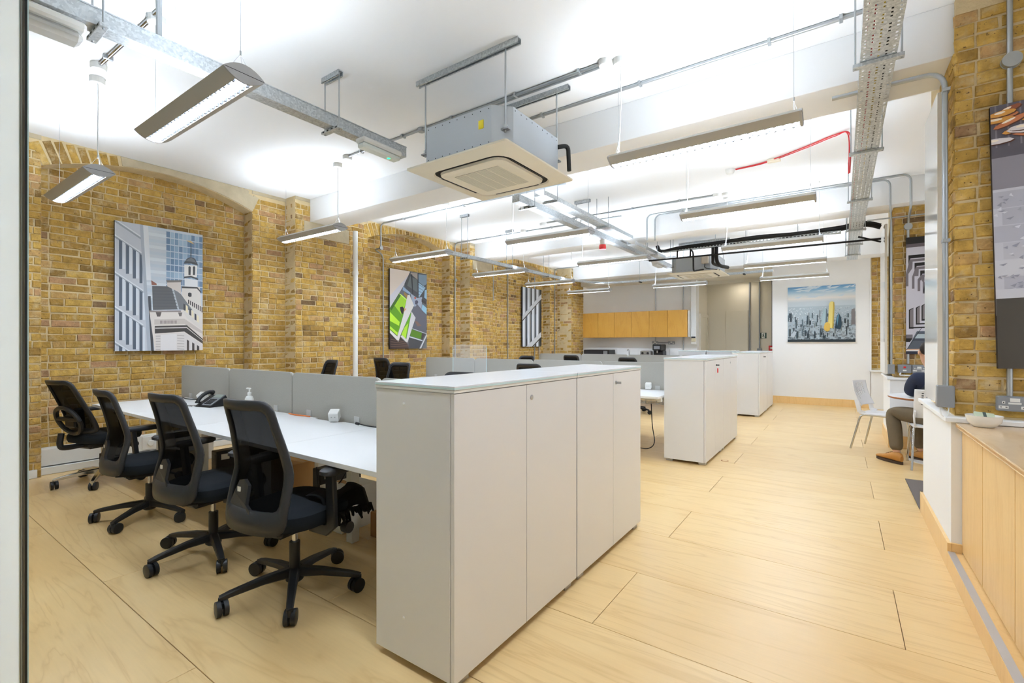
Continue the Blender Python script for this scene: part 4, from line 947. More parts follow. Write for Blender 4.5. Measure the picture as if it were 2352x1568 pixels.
def make_chair(st='task', seed=0, arms=True):
    t = thing('office_chair', 'x', 'chair', (0,0,0)); rot0 = 0.0
    lm = MBLK if st == 'task' else MCHR
    hub = M().lathe([(0.034,0.06),(0.045,0.07),(0.045,0.125),(0.03,0.135)], n=16).build('hub', lm, t, smooth=True)
    for k in range(5):
        a = rot0+2*PI*k/5+seed; kk = 1.08; c, s = math.cos(a), math.sin(a)
        pts = [(0.03*c,0.03*s,0.112),(0.15*c,0.15*s,0.108),(0.30*c,0.30*s,0.088),(0.345*c,0.345*s,0.078)]
        lg = M().bar(pts, [0.05,0.042,0.034,0.03], [0.05,0.038,0.028,0.024]).tube([(0.34*c,0.34*s,0.082),(0.34*c,0.34*s,0.05)],0.012,8).build('leg', lm, t, smooth=True)
        ca = a+0.9+k*1.3; cc, cs = math.cos(ca), math.sin(ca); ctr = Vector((0.34*c-0.018*cc,0.34*s-0.018*cs,0.037)); ax = Vector((-cs,cc,0))
        m = M()
        for sd in (-1,1):
            R = Matrix.Translation(ctr+ax*sd*0.016) @ ax.to_track_quat('Z','Y').to_matrix().to_4x4()
            m.lathe([(0.028,-0.012),(0.037,-0.010),(0.037,0.010),(0.028,0.012)], n=18, m=R)
        m.box(ctr.x-0.014,ctr.x+0.014,ctr.y-0.014,ctr.y+0.014,0.04,0.066); m.build('caster', MBLK, lg, smooth=True)
    M().tube([(0,0,0.075),(0,0,0.27)],0.027,14).build('column_cover', MBLK, t, smooth=True)
    M().tube([(0,0,0.26),(0,0,0.36)],0.014,12).build('gas_lift', MCHR, t, smooth=True)
    M().cbox(-0.10,0.10,-0.17,0.12,0.345,0.405,0.02).build('mechanism', MBLK, t)
    M().tube([(0.1,0.06,0.37),(0.25,0.10,0.36)],0.008,8).lathe([(0.03,-0.02),(0.032,0),(0.03,0.02)],n=16,m=Matrix.Translation((0.27,0.105,0.355)) @ Matrix.Rotation(PI/2,4,'Y')).build('tension_knob', MBLK2, t, smooth=True)
    m = slab(M(), sup(0.245,0.24,3.6), [(0.80,0.395,0.02),(0.96,0.405,0.02),(1.0,0.43,0.02),(1.0,0.452,0.02),(0.97,0.474,0.02),(0.86,0.487,0.015),(0.55,0.488,0.0)])
    m.build('seat', MSEAT, t, smooth=True)
    # back
    fm = MBLK2 if st == 'task' else MBLK
    outer = rrect(-1,1,0,1,0.30,0.085); inner = rrect(-0.82,0.82,0.17 if st == 'task' else 0.10,0.93,0.16,0.05)
    n = min(len(outer), len(inner))
    def resample(o, N):
        P = o+[o[0]]; d = [0]
        for i in range(len(o)): d.append(d[-1]+math.hypot(P[i+1][0]-P[i][0], (P[i+1][1]-P[i][1])*2))
        r = []
        for k in range(N):
            q = d[-1]*k/N; i = max(j for j in range(len(o)) if d[j] <= q+1e-9); f = (q-d[i])/max(1e-9,d[i+1]-d[i])
            r.append((P[i][0]+(P[i+1][0]-P[i][0])*f, P[i][1]+(P[i+1][1]-P[i][1])*f))
        return r
    N = 64
    oo = resample(outer, N)
    # pair inner points by angle around the opening centre
    cx, cy = 0, 0.54
    ang = lambda p: math.atan2((p[1]-cy)*2, p[0]-cx)
    ii = resample(inner, 400); ii2 = []
    for p in oo:
        a = ang(p); ii2.append(min(ii, key=lambda q: abs(math.atan2(math.sin(ang(q)-a), math.cos(ang(q)-a)))))
    m = M(); m.add([back_pt(s_,t_,st) for s_,t_ in oo]+[back_pt(s_*0.5+q[0]*0.5,t_*0.5+q[1]*0.5,st)+Vector((0,-0.006,0)) for (s_,t_),q in zip(oo,ii2)]+[back_pt(s_,t_,st) for s_,t_ in ii2],
        [(i,(i+1)%N,N+(i+1)%N,N+i) for i in range(N)]+[(N+i,N+(i+1)%N,2*N+(i+1)%N,2*N+i) for i in range(N)])
    fr = m.build('back_frame', fm, t, smooth=True, solid=0.02)
    if st == 'task':
        e = M(); pol = [(-0.82,0.14),(-0.62,0.27),(-0.50,0.36),(-0.30,0.375),(-0.10,0.335),(-0.06,0.2),(0.10,0.165),(0.1,0.12)]
        e.add([back_pt(s_,t_,st)+Vector((0,-0.004,0)) for s_,t_ in pol], [tuple(range(len(pol)))]); e.build('lumbar_tab', fm, t, solid=0.016)
        p = back_pt(-0.42,0.30,st); M().box(p.x-0.012,p.x+0.012,p.y-0.0145,p.y-0.0125,p.z-0.012,p.z+0.012).build('maker_tag', MPLW, fr)
        M().bar([(0,-0.14,0.385),(0,-0.225,0.40),(0,-0.262,0.45)],[0.20,0.20,0.20],[0.03,0.03,0.025]).build('back_bracket', MBLK, t)
    else:
        loop = []
        for k in range(25):
            a = 2*PI*k/24; loop.append((0.15*math.cos(a),-0.275-0.05*math.sin(a),0.625+0.125*math.sin(a)))
        lp = M().tube(loop,0.02,8,caps=False).tube([(-0.15,-0.28,0.64),(0.15,-0.28,0.64)],0.02,8).build('lumbar_loop', MBLK, t, smooth=True)
        M().tube(smoothpath([(0.0,-0.12,0.385),(0,-0.30,0.385),(0,-0.34,0.42),(0,-0.33,0.52)],5),0.024,8).build('back_bracket', MBLK, t, smooth=True)
        M().cbox(-0.07,0.07,-0.27,-0.235,0.56,0.68,0.012).build('lumbar_pad', MBLK, t)
    g = M().grid(lambda u,v: back_pt(-0.9+1.8*u, 0.06+0.90*v, st)+Vector((0,0.006,0)), 14, 20)
    g.build('mesh_back', MMESH if st == 'task' else MMESH, t, smooth=True)
    if arms:
        for s_ in (-1,1):
            a = M().bar([(s_*0.12,0.0,0.375),(s_*0.235,0.0,0.37),(s_*0.275,0.0,0.40),(s_*0.285,-0.02,0.665)],[0.06,0.06,0.06,0.055],[0.022,0.024,0.03,0.03],up=(0,1,0.01)).build('armrest', MBLK, t, smooth=True)
            pm_ = slab(M(), sup(0.042,0.125,4,20), [(0.86,0.662,0.05),(1.0,0.670,0.05),(1.0,0.688,0.05),(0.88,0.697,0.05)])
            pm_.v = [(x+s_*0.285,y,z) for x,y,z in pm_.v]; pm_.build('arm_pad', MBLK2, a, smooth=True)
    return t
def turn_base(o, d):
    for c in o.children:
        if c.name.startswith('leg'): c.rotation_euler.z = d
ch = make_chair('task', 0.0)
CH = [((-2.40,1.40),0.16,1.005,'nearest black mesh task chair beside the white cabinet'),((-3.26,1.36),0.14,0.985,'black mesh task chair second from the white cabinet'),
      ((-4.36,1.37),0.0,0.945,'black mesh task chair seen nearly edge on, third from the cabinet'),
      ((-5.62,3.50),PI-0.15,1.05,'black chair behind the front screens left of the white pipe'),((-4.55,3.80),PI+0.1,1.03,'black chair behind the front screens right of the white pipe'),
      ((-2.92,3.12),PI+0.2,1.0,'black chair top showing behind the nearest cabinet'),((-3.22,5.2),0.1,1.02,'black chair at the middle row right of the clear screen'),
      ((-5.05,7.45),PI,1.03,'black chair behind the left end of the middle screens'),((-4.58,8.95),0.0,1.03,'black chair in front of the left rear screens'),((-3.29,8.72),0.05,1.01,'black chair in front of the rear screens nearest the aisle'),
      ((-5.80,5.05),0.0,1.05,'black chair at the left end of the middle desk row')]
for i, ((x, y), rz, sc, lab) in enumerate(CH):
    o = ch if i == 0 else copy_tree(ch)
    o.location = (x, y, 0); o.rotation_euler = (0,0,rz); o.scale = (1,1,sc); turn_base(o, [0.663,0.98,0.31][i]-rz if i < 3 else 0.4*i)
    o['label'] = lab; o['group'] = 'black office chairs'
lc = make_chair('loop', 0.0); lc.location = (-5.84,1.46,0); lc.rotation_euler.z = 0.30; turn_base(lc, 0.5); lc['label'] = 'black chair with chrome base and looped lumbar frame by the brick wall'; lc['group'] = 'black office chairs'
# black fleece hanging over the nearest chair seat
m = M(); rf = random.Random(5)
def flc(u, v):
    return Vector((-2.36+0.19*v+0.015*math.sin(9*u), 1.44+0.26*u, 0.505+0.02*math.sin(7*u+3*v)-0.10*max(0,v-0.75)*3))
m.grid(flc, 10, 8)
for i in range(26):
    y = 1.48+0.22*rf.random(); x = -2.17+rf.uniform(-0.01,0.015); L_ = rf.uniform(0.03,0.07)
    m.add([(x,y-0.012,0.44),(x,y+0.012,0.44),(x+rf.uniform(0,0.03),y+rf.uniform(-0.01,0.02),0.44-L_)],[(0,1,2)])
m.single('fleece_throw', mat('black_fleece',(14,14,15),1.0), 'black fleece with ragged fringe draped over the nearest chair seat', 'throw', smooth=True, solid=0.012)
# ================================================================ WINDOW SEAT CUPBOARDS (right)
t = thing('window_cupboard', 'birch cupboards with a plywood worktop under the near window', 'cupboard', (0.95,1.6,0))
M().box(0.615,1.33,-0.6,3.73,0.11,0.838).build('carcass', MBIRCH, t)
ys = [3.757,3.27,2.735,2.2,1.665,1.13,0.6,0.07,-0.46]
for a, b in zip(ys[1:], ys): M().box(0.578,0.598,a+0.004,b-0.004,0.112,0.834).build('door', MBIRCH, t, bevel=0.0015)
wt = M().box(0.548,1.335,-0.6,3.733,0.839,0.865).build('worktop', ply_mat('worktop_birch',(228,192,146),(234,202,160),(214,172,122),0.2,stretch=(2.2,0.5,1),coat=0.6), t, bevel=0.002)
M().box(0.5475,0.549,-0.6,3.733,0.846,0.858).build('ply_edge', mat('ply_edge',(196,156,104),0.6), wt)
M().box(0.512,0.60,-0.6,3.74,0.0,0.104).build('kick_step', MBIRCH, t, bevel=0.0015)
M().box(0.513,0.545,-0.6,3.735,0.104,0.109).build('step_strip', MSTRIP, t, label='brushed aluminium strip')
# whiteboards on the piers
for (x, y0, y1, z0, z1, lab) in ((0.508,4.06,4.62,0.94,2.945,'tall glossy white board on the near right pier'),(0.476,8.0,8.85,0.92,2.92,'tall glossy white board on the second right pier')):
    b = thing('white_board', lab, 'board', ((x+0.02),(y0+y1)/2,z0))
    M().box(x,x+(0.045 if x > 0.5 else 0.03),y0,y1,z0,z1).build('panel', mat('gloss_white',(240,239,236),0.12,coat=0.6), b, bevel=0.002)
M().box(0.62,1.30,4.94,5.97,0.001,0.012).single('door_mat', MMAT, 'dark grey entrance mat beside the right wall', 'mat', bevel=0.003) if False else M().box(0.512,1.30,4.95,5.97,0.001,0.010).single('door_mat', MMAT, 'dark grey entrance mat beside the right wall', 'mat', bevel=0.003)
# bowl with sachets
bw = thing('serving_bowl', 'white ceramic bowl on the plywood worktop', 'bowl', (0.650,3.645,0.8655))
M().lathe([(0.04,0.8655),(0.046,0.869),(0.070,0.893),(0.078,0.930),(0.075,0.930),(0.066,0.897),(0.045,0.875),(0.002,0.875)], 0.650, 3.645, 32).build('bowl', MCER, bw, smooth=True)
sb = thing('tea_sachet', 'pale green paper sachets in the white bowl', 'sachet', (0.652,3.64,0.91))
RS = Matrix.Translation((0.652,3.64,0.922)) @ Matrix.Rotation(0.6,4,'X') @ Matrix.Rotation(0.12,4,'Y')
M().obox(RS,0.042,0.03,0.008).build('packet', mat('pale_green_paper',(196,206,178),0.8), sb, bevel=0.003)
M().obox(RS,0.007,0.0303,0.0083).build('band', mat('dark_band',(70,84,80),0.7), sb)
# metal clad socket strips
def sockets(name, label, x0, x1, y, z0, z1, n, red=False):
    t = thing(name, label, 'socket', ((x0+x1)/2,y,z0)); pw = (x1-x0)/n
    for i in range(n):
        a = x0+i*pw+0.003; b = x0+(i+1)*pw-0.003; zc = (z0+z1)/2; c = (a+b)/2
        bx = M().cbox(a,b,y-0.035,y,z0,z1,0.006).build('back_box', MSKT, t)
        f = y-0.0355
        if red and i == 0:
            M().box(c-0.012,c+0.012,f-0.003,f,zc+0.01,zc+0.03).build('spur_switch', mat('red_rocker',(214,40,44),0.4), bx); M().box(c-0.018,c+0.018,f-0.003,f,zc-0.03,zc-0.012).build('fuse', MPLW, bx)
            continue
        M().box(c-0.02,c+0.02,f-0.004,f,zc+0.012,zc+0.032).build('rocker', MPLW, bx); M().box(c-0.026,c+0.026,f-0.002,f,zc-0.002,zc+0.008).build('label_plate', MPLW, bx)
        for s_ in (-1,1):
            q = c+s_*pw*0.30; M().box(q-0.006,q+0.006,f-0.002,f,zc,zc+0.014).box(q-0.020,q+0.020,f-0.002,f,zc-0.028,zc-0.012).build('outlet', MPLW, bx)
            M().box(q-0.0022,q+0.0022,f-0.0028,f-0.002,zc+0.003,zc+0.010).box(q-0.015,q-0.007,f-0.0028,f-0.002,zc-0.022,zc-0.018).box(q+0.007,q+0.015,f-0.0028,f-0.002,zc-0.022,zc-0.018).build('pin_holes', MDARK, bx)
    return t
sockets('wall_socket', 'grey metal double socket on the near right brick pier above the bowl', 0.726, 0.876, 3.826, 0.945, 1.03, 1)
t = sockets('wall_socket', 'row of grey metal sockets with red switch on the second right pier', 0.588, 1.01, 7.756, 0.953, 1.06, 3, True)
M().tube(smoothpath([(0.62,7.73,0.955),(0.61,7.70,0.93),(0.66,7.70,0.925),(1.0,7.70,0.925)],5),0.008,6).build('flex', MPLW, t)
# ================================================================ CAFE CHAIRS, TABLE
MCAFE = mat('white_polypropylene', (236,236,238), 0.4)
def make_cafe():
    t = thing('cafe_chair', 'x', 'chair', (0,0,0))           # faces +y
    m = slab(M(), sup(0.215,0.21,5,28), [(0.97,0.44,0),(1,0.445,0),(1,0.455,0),(0.95,0.462,0)]); m.build('seat', MCAFE, t, smooth=True)
    def bp(u, v): return Vector(((-0.205+0.41*u)*(1-0.10*(v-0.5)**2), -0.205-0.10*v+0.05*(2*u-1)**2-0.02*math.sin(PI*v), 0.545+0.305*v))
    NU, NV = 22, 26; vs = [bp(i/NU, j/NV) for j in range(NV+1) for i in range(NU+1)]; fs = []
    for j in range(NV):
        for i in range(NU):
            if 3 <= i <= NU-4 and 6 <= j <= NV-4 and i % 2 == 1 and (j+(i//2)) % 2 == 1 and (j-6) >= abs(i-NU/2)*0.6: continue
            fs.append((j*(NU+1)+i, j*(NU+1)+i+1, (j+1)*(NU+1)+i+1, (j+1)*(NU+1)+i))
    M().add(vs, fs).build('backrest', MCAFE, t, smooth=True, solid=0.008)
    for s_ in (-1,1):
        M().bar([(s_*0.185,-0.13,0.455),(s_*0.195,-0.185,0.48),(s_*0.20,-0.20,0.56),(s_*0.195,-0.215,0.62)],[0.05,0.05,0.05,0.05],[0.014]*4,up=(s_,0,0)).build('back_upright', MCAFE, t)
        M().tube(fillet([(s_*0.17,0.0,0.435),(s_*0.20,-0.17,0.435),(s_*0.225,-0.27,0.0)],0.05),0.011,10).build('leg', MCHR, t, smooth=True)
        M().tube(fillet([(s_*0.17,0.0,0.435),(s_*0.20,0.17,0.435),(s_*0.215,0.235,0.0)],0.05),0.011,10).build('leg', MCHR, t, smooth=True)
    return t
cf = make_cafe(); cf.location = (0.43,7.47,0); cf.rotation_euler.z = -1.93; cf['label'] = 'empty white perforated cafe chair turned sideways to round table'; cf['group'] = 'white cafe chairs'
cf2 = copy_tree(cf); cf2.location = (0.83,6.70,0); cf2.rotation_euler.z = 0.0; cf2['label'] = 'white perforated cafe chair that the seated person uses'
t = thing('round_table', 'small round white table beside the seated person', 'table', (0.87,7.02,0))
M().lathe([(0.41,0.703),(0.425,0.712),(0.425,0.724)], 0.87, 7.02, 48).build('edge', mat('brown_ply_edge',(158,96,48),0.5), t, smooth=True)
M().lathe([(0.425,0.724),(0.425,0.728),(0.42,0.730)], 0.87, 7.02, 48).build('tabletop', MDESK, t)
M().tube([(0.87,7.02,0.02),(0.87,7.02,0.703)],0.03,16).build('column', MCHR, t, smooth=True)
M().lathe([(0.24,0.0),(0.24,0.008),(0.05,0.025)], 0.87, 7.02, 32).build('base', MPLW, t, smooth=True)
# ================================================================ PERSON
def skin(name, mt, parent, chains, sub=2):
    """chains: list of [(point, radius), ...]; equal points are welded"""
    idx = {}; vs = []; rs = []; es = []
    for chn in chains:
        prev = None
        for p, r in chn:
            k = tuple(round(q,4) for q in p)
            if k not in idx: idx[k] = len(vs); vs.append(p); rs.append(r)
            i = idx[k]
            if prev is not None and prev != i: es.append((prev, i))
            prev = i
    me = bpy.data.meshes.new(name); off = WL[parent]; me.from_pydata([tuple(Vector(v)-off) for v in vs], es, []); me.materials.append(mt)
    o = bpy.data.objects.new(name, me); C.objects.link(o); o.parent = parent; WL[o] = off
    o.modifiers.new('k', 'SKIN')
    for i, sv in enumerate(me.skin_vertices[0].data):
        r = rs[i]; sv.radius = r if isinstance(r, tuple) else (r, r); sv.use_root = (i == 0)
    md = o.modifiers.new('u', 'SUBSURF'); md.levels = sub; md.render_levels = sub
    # bake so that only plain geometry remains
    dg = bpy.context.evaluated_depsgraph_get(); me2 = bpy.data.meshes.new_from_object(o.evaluated_get(dg)); o.modifiers.clear(); o.data = me2
    for p in me2.polygons: p.use_smooth = True
    return o
pp = thing('person', 'seated person in dark gilet, navy sleeves, brown trousers and tan boots', 'person', (0.80,6.75,0))
Lk = Vector((-0.8,-0.6,0)); Fw = Vector((-0.6,0.8,0))
hip = Vector((0.83,6.68,0.545)); chest = Vector((0.82,6.78,0.86)); neck = Vector((0.81,6.83,1.03)); head = Vector((0.79,6.88,1.14))
lh = hip+Lk*0.09+Vector((0,0,-0.005)); rh = hip-Lk*0.09+Vector((0,0,-0.005))
lkn = Vector((0.475,6.87,0.545)); rkn = Vector((0.70,7.06,0.545)); lan = Vector((0.505,6.715,0.10)); ran = Vector((0.74,6.98,0.10))
lsh = Vector((0.655,6.70,0.965)); rsh = Vector((0.96,6.90,0.965)); lel = Vector((0.615,6.83,0.785)); rel = Vector((1.02,7.05,0.785)); lwr = Vector((0.76,7.0,0.762)); rwr = Vector((0.88,7.15,0.762))
skc = mat('skin', (206,160,132), 0.5)
T = lambda v: tuple(v)
body = [[(T(hip),0.11),(T((hip+chest)/2),0.11),(T(chest),0.115),(T(neck),0.05),(T(neck+(head-neck)*0.5),0.05),(T(head),0.075),(T(head+Vector((0,0,0.10))),0.085),(T(head+Vector((0,0,0.16))),0.05)],
        [(T(chest),0.115),(T(lsh),0.045),(T(lel),0.036),(T(lwr),0.026),(T(lwr+Vector((0.04,0.045,0.0))),(0.034,0.016))],[(T(chest),0.115),(T(rsh),0.045),(T(rel),0.036),(T(rwr),0.026),(T(rwr+Vector((-0.04,0.03,0.0))),(0.034,0.016))],
        [(T(hip),0.11),(T(lh),0.075),(T(lkn),0.05),(T(lan),0.036)],[(T(hip),0.11),(T(rh),0.075),(T(rkn),0.05),(T(ran),0.036)]]
for wr_, dr in ((lwr,Vector((0.7,0.75,0)).normalized()),(rwr,Vector((-0.7,0.6,0)).normalized())):
    k = wr_+ (Vector((0.04,0.045,0.0)) if wr_ is lwr else Vector((-0.04,0.03,0.0))); sd = Vector((-dr.y,dr.x,0))
    for q, ln in ((-0.024,0.058),(-0.008,0.07),(0.009,0.066),(0.024,0.052)):
        body.append([(T(k),(0.034,0.016)),(T(k+dr*0.035+sd*q),0.0085),(T(k+dr*(0.035+ln*0.5)+sd*q+Vector((0,0,0.004))),0.008),(T(k+dr*(0.035+ln)+sd*q-Vector((0,0,0.012))),0.006)])
    body.append([(T(wr_),0.026),(T(wr_+dr*0.03+sd*0.038),0.010),(T(wr_+dr*0.065+sd*0.05),0.008)])
bo = skin('body', skc, pp, body)
hc = head+Vector((0,0,0.085)); fv = (Fw*0.6+Vector((0,0.3,-0.2))).normalized()
m = M().lathe([(0.004,-0.092),(0.05,-0.07),(0.084,-0.01),(0.088,0.03),(0.07,0.075),(0.03,0.098),(0.003,0.102)], n=20, m=Matrix.Translation(hc-fv*0.02+Vector((0,0,0.02))) @ Matrix.Diagonal((1.0,1.05,1.05,1)))
m.build('hair', mat('dark_hair',(40,32,28),0.7), pp, smooth=True)
f = M(); side = Vector((fv.y,-fv.x,0)).normalized()
for s_ in (-1,1):
    e = M().lathe([(0.002,-0.012),(0.011,-0.005),(0.012,0),(0.011,0.005),(0.002,0.012)], n=10, m=Matrix.Translation(hc+fv*0.082+side*s_*0.032)); e.build('eye', MPLW, bo, smooth=True)
    M().lathe([(0.002,-0.03),(0.014,-0.015),(0.016,0.01),(0.003,0.03)], n=10, m=Matrix.Translation(hc+side*s_*0.088)).build('ear', skc, bo, smooth=True)
M().tube([hc+fv*0.085+Vector((0,0,0.01)),hc+fv*0.108+Vector((0,0,-0.025)),hc+fv*0.09+Vector((0,0,-0.035))],[0.008,0.014,0.009],8).build('nose', skc, bo, smooth=True)
M().tube([hc+fv*0.088-side*0.022+Vector((0,0,-0.06)),hc+fv*0.093+Vector((0,0,-0.06)),hc+fv*0.088+side*0.022+Vector((0,0,-0.06))],0.005,6).build('mouth', mat('lips',(168,100,92),0.5), bo)
MTRO = mat('brown_trousers', (104,90,68), 0.9, noise=0.18, nscale=14, bump=0.5, bscale=18)
skin('trousers', MTRO, pp, [[(T(hip+Vector((0,0,0.05))),0.135),(T(hip),0.14),(T(lh),0.105),(T((lh+lkn)/2),0.092),(T(lkn),0.082),(T((lkn+lan)/2+Vector((0.005,-0.005,0.02))),0.072),(T(lan+Vector((0,0,0.03))),0.064)],
      [(T(hip),0.14),(T(rh),0.105),(T((rh+rkn)/2),0.092),(T(rkn),0.082),(T((rkn+ran)/2),0.072),(T(ran+Vector((0,0,0.03))),0.064)]])
skin('navy_sweater', mat('navy_knit',(38,46,68),0.85,bump=0.3,bscale=30), pp, [[(T(hip+Vector((0,0,0.10))),0.13),(T(chest),0.135),(T(neck),0.065)],
      [(T(chest),0.135),(T(lsh),0.075),(T((lsh+lel)/2),0.064),(T(lel),0.056),(T(lwr),0.036)],[(T(chest),0.135),(T(rsh),0.075),(T((rsh+rel)/2),0.064),(T(rel),0.056),(T(rwr),0.036)]])
skin('gilet', mat('black_quilted',(28,31,33),0.6,bump=0.6,bscale=22), pp, [[(T(hip+Vector((0,0,0.03))),0.15),(T((hip+chest)/2),0.15),(T(chest),0.155),(T(chest+(neck-chest)*0.6),0.11),(T(neck),0.075)],
      [(T(hip+Vector((0,0,0.03))),0.15),(T(lh+(lkn-lh)*0.30+Vector((0,0,0.05))),0.10)],[(T(hip+Vector((0,0,0.03))),0.15),(T(rh+(rkn-rh)*0.25+Vector((0,0,0.05))),0.10)],
      [(T(chest),0.155),(T(chest+(lsh-chest)*0.55),0.095)],[(T(chest),0.155),(T(chest+(rsh-chest)*0.55),0.095)]])
MBOOT = mat('tan_leather', (188,130,58), 0.55, noise=0.1, nscale=20); MSOLE = mat('boot_sole', (72,54,40), 0.8)
for hl, to in (((0.545,6.66),(0.345,6.905)),((0.80,6.93),(0.63,7.13))):
    h2 = Vector((*hl,0)); d2 = Vector((to[0]-hl[0],to[1]-hl[1],0)); Ln = d2.length; d2.normalize(); s2 = Vector((-d2.y,d2.x,0))
    def ring(q, w, z0, z1, n=12):
        o = []
        for k in range(n):
            a = 2*PI*k/n; o.append(h2+d2*q+s2*(w*math.cos(a))+Vector((0,0,(z0+z1)/2+(z1-z0)/2*math.sin(a))))
        return o
    prof = [(0.0,0.02,0.03,0.10),(0.02,0.036,0.026,0.125),(0.07,0.042,0.026,0.13),(0.12,0.043,0.026,0.115),(0.18,0.047,0.026,0.088),(0.24,0.05,0.026,0.072),(0.29,0.043,0.028,0.062),(0.315,0.02,0.032,0.05)]
    vs = []; fs = []
    for r_ in prof: vs += ring(r_[0]*Ln/0.315, *r_[1:])
    for i in range(len(prof)-1):
        for k in range(12): fs.append((i*12+k,i*12+(k+1)%12,(i+1)*12+(k+1)%12,(i+1)*12+k))
    fs += [tuple(reversed(range(12))), tuple(range((len(prof)-1)*12,len(prof)*12))]
    bt = M().add(vs, fs).build('boot', MBOOT, pp, smooth=True)
    o = []
    for i in range(16):
        a = 2*PI*i/16; q = 0.155+0.168*math.cos(a); wd = (0.046 if math.cos(a) > -0.2 else 0.04)*math.sin(a); p = h2+d2*(q*Ln/0.315)+s2*wd; o.append((p.x,p.y))
    M().prism(o, 'z', 0.001, 0.03).build('sole', MSOLE, bt)
    lc_ = M()
    for k in range(3):
        c_ = h2+d2*((0.13+0.025*k)*Ln/0.315)+Vector((0,0,0.112-0.012*k)); lc_.tube([c_-s2*0.022,c_+Vector((0,0,0.006)),c_+s2*0.022],0.003,5)
    lc_.build('laces', mat('boot_lace',(150,104,60),0.8), bt)
# ================================================================ PICTURES (printed panels)
def art(name, label, W, H, polys, place, thick=0.03, rim=None):
    """polys: [(rgb, [(u,v),...])], u right, v down, 0..1; place: 4x4 from (x right, y up, z out) to the room"""
    t = thing(name, label, 'picture', tuple(place @ Vector((0,-H/2,0))))
    inv = Matrix.Translation(-WL[t])
    b = M().box(-W/2,W/2,-H/2,H/2,-thick,0); b.v = [tuple(place @ Vector(v)) for v in b.v]; b.build('panel', rim or MCANV, t)
    m = M(); z = 0.0004
    def clip(P):                                          # clip to the unit square
        for ax, lim, sg in ((0,0,1),(0,1,-1),(1,0,1),(1,1,-1)):
            o = []
            for i in range(len(P)):
                a, c = P[i], P[(i+1)%len(P)]; da = sg*(a[ax]-lim); dc = sg*(c[ax]-lim)
                if da >= 0: o.append(a)
                if (da > 0 and dc < 0) or (da < 0 and dc > 0):
                    f = da/(da-dc); o.append((a[0]+(c[0]-a[0])*f, a[1]+(c[1]-a[1])*f))
            P = o
            if len(P) < 3: return []
        return P
    for rgb, P in polys:
        P = clip(list(P))
        if len(P) < 3: continue
        m.add([place @ Vector(((u-0.5)*W, (0.5-v)*H, z)) for u, v in P], [tuple(range(len(P)))], lin(rgb)); z += 0.000012
    me = bpy.data.meshes.new('print'); me.from_pydata([tuple(inv @ Vector(v)) for v in m.v], [], m.f); me.materials.append(MART)
    at = me.color_attributes.new('col','FLOAT_COLOR','CORNER')
    for p in me.polygons:
        for li in p.loop_indices: at.data[li].color = (*m.c[p.index],1)
    o = bpy.data.objects.new('print', me); C.objects.link(o); o.parent = t
    return t
def rect(a, b, c, d): return [(a,b),(c,b),(c,d),(a,d)]
def wall_place(x, yc, zc, rot=0.0): # faces +x; picture right = +y
    return Matrix.Translation((x,yc,zc)) @ Matrix(((0,0,1,0),(1,0,0,0),(0,1,0,0),(0,0,0,1))) @ Matrix.Rotation(rot,4,'Z')
def end_place(xc, y, zc, rot=0.0):  # faces -y; picture right = +x
    return Matrix.Translation((xc,y,zc)) @ Matrix(((1,0,0,0),(0,0,-1,0),(0,1,0,0),(0,0,0,1))) @ Matrix.Rotation(rot,4,'Z')
ra = random.Random(11)
# 1 -- old stone building with cupola between glass towers
def cv1(x, y):
    u = (x-43)/985; yt = 58+157*u; return (u, (y-yt)/(1512-yt))
P = [((206,214,224), rect(0,0,1,1))]
for i in range(14):                                        # pale tower
    P.append(((222,230,238) if i % 2 else (198,210,222), rect(0.28,i*0.05,0.56,i*0.05+0.025)))
for i in range(9):
    for j in range(9):
        c = ra.choice([(120,148,178),(142,168,194),(164,188,208),(104,130,160)]); u0 = 0.555+i*0.05; v0 = 0.02+j*0.055
        P.append((c, rect(u0,v0,u0+0.043,v0+0.047)))
P.append(((232,236,242), [cv1(300,60),cv1(385,60),cv1(420,720),cv1(360,720)]))
Q = lambda c, *pts: P.append((c, [cv1(*p) for p in pts]))
Q((226,220,214),(770,800),(990,800),(1010,1010),(1028,1050),(1028,1512),(760,1512))
Q((202,206,214),(0,0),(330,0),(400,1512),(0,1512))
for y in (40,215,625,1010,1400):
    Q((150,158,170),(0,y-20),(335,y+220),(335,y+245),(0,y+5)); Q((228,232,238),(0,y-34),(335,y+205),(335,y+222),(0,y-18))
for y in (270,680,1060,1450):
    for k in range(4):
        x = 85+k*70; yy = y+k*52; Q((84,96,112),(x,yy),(x+32,yy+22),(x+32,yy+330),(x,yy+330)); Q((222,228,236),(x+34,yy+22),(x+62,yy+42),(x+62,yy+330),(x+34,yy+330))
Q((176,184,196),(298,90),(330,90),(420,1512),(380,1512)); Q((70,74,82),(385,900),(415,900),(450,1512),(420,1512))
Q((96,97,100),(430,785),(650,792),(730,1050),(440,1055)); Q((120,122,126),(662,792),(760,880),(900,1060),(735,1050)); Q((190,196,202),(645,792),(665,792),(738,1045),(718,1045))
for k in range(7): Q((82,84,88),(440,805+k*34),(662+k*10,808+k*34),(664+k*10,814+k*34),(440,811+k*34))
Q((214,204,198),(595,735),(760,735),(760,880),(720,850),(600,790)); Q((120,112,108),(585,722),(770,722),(760,745),(600,748)); Q((140,92,80),(420,722),(480,760),(480,778),(425,775))
Q((240,238,236),(800,545),(960,560),(955,690),(800,690)); Q((60,62,66),(790,535),(830,480),(880,462),(930,480),(972,560),(880,535))
Q((112,114,118),(812,505),(850,482),(885,470),(920,490),(945,525),(870,512))
for x in (850,905): Q((44,46,52),(x,575),(x+14,562),(x+28,575),(x+26,665),(x,665))
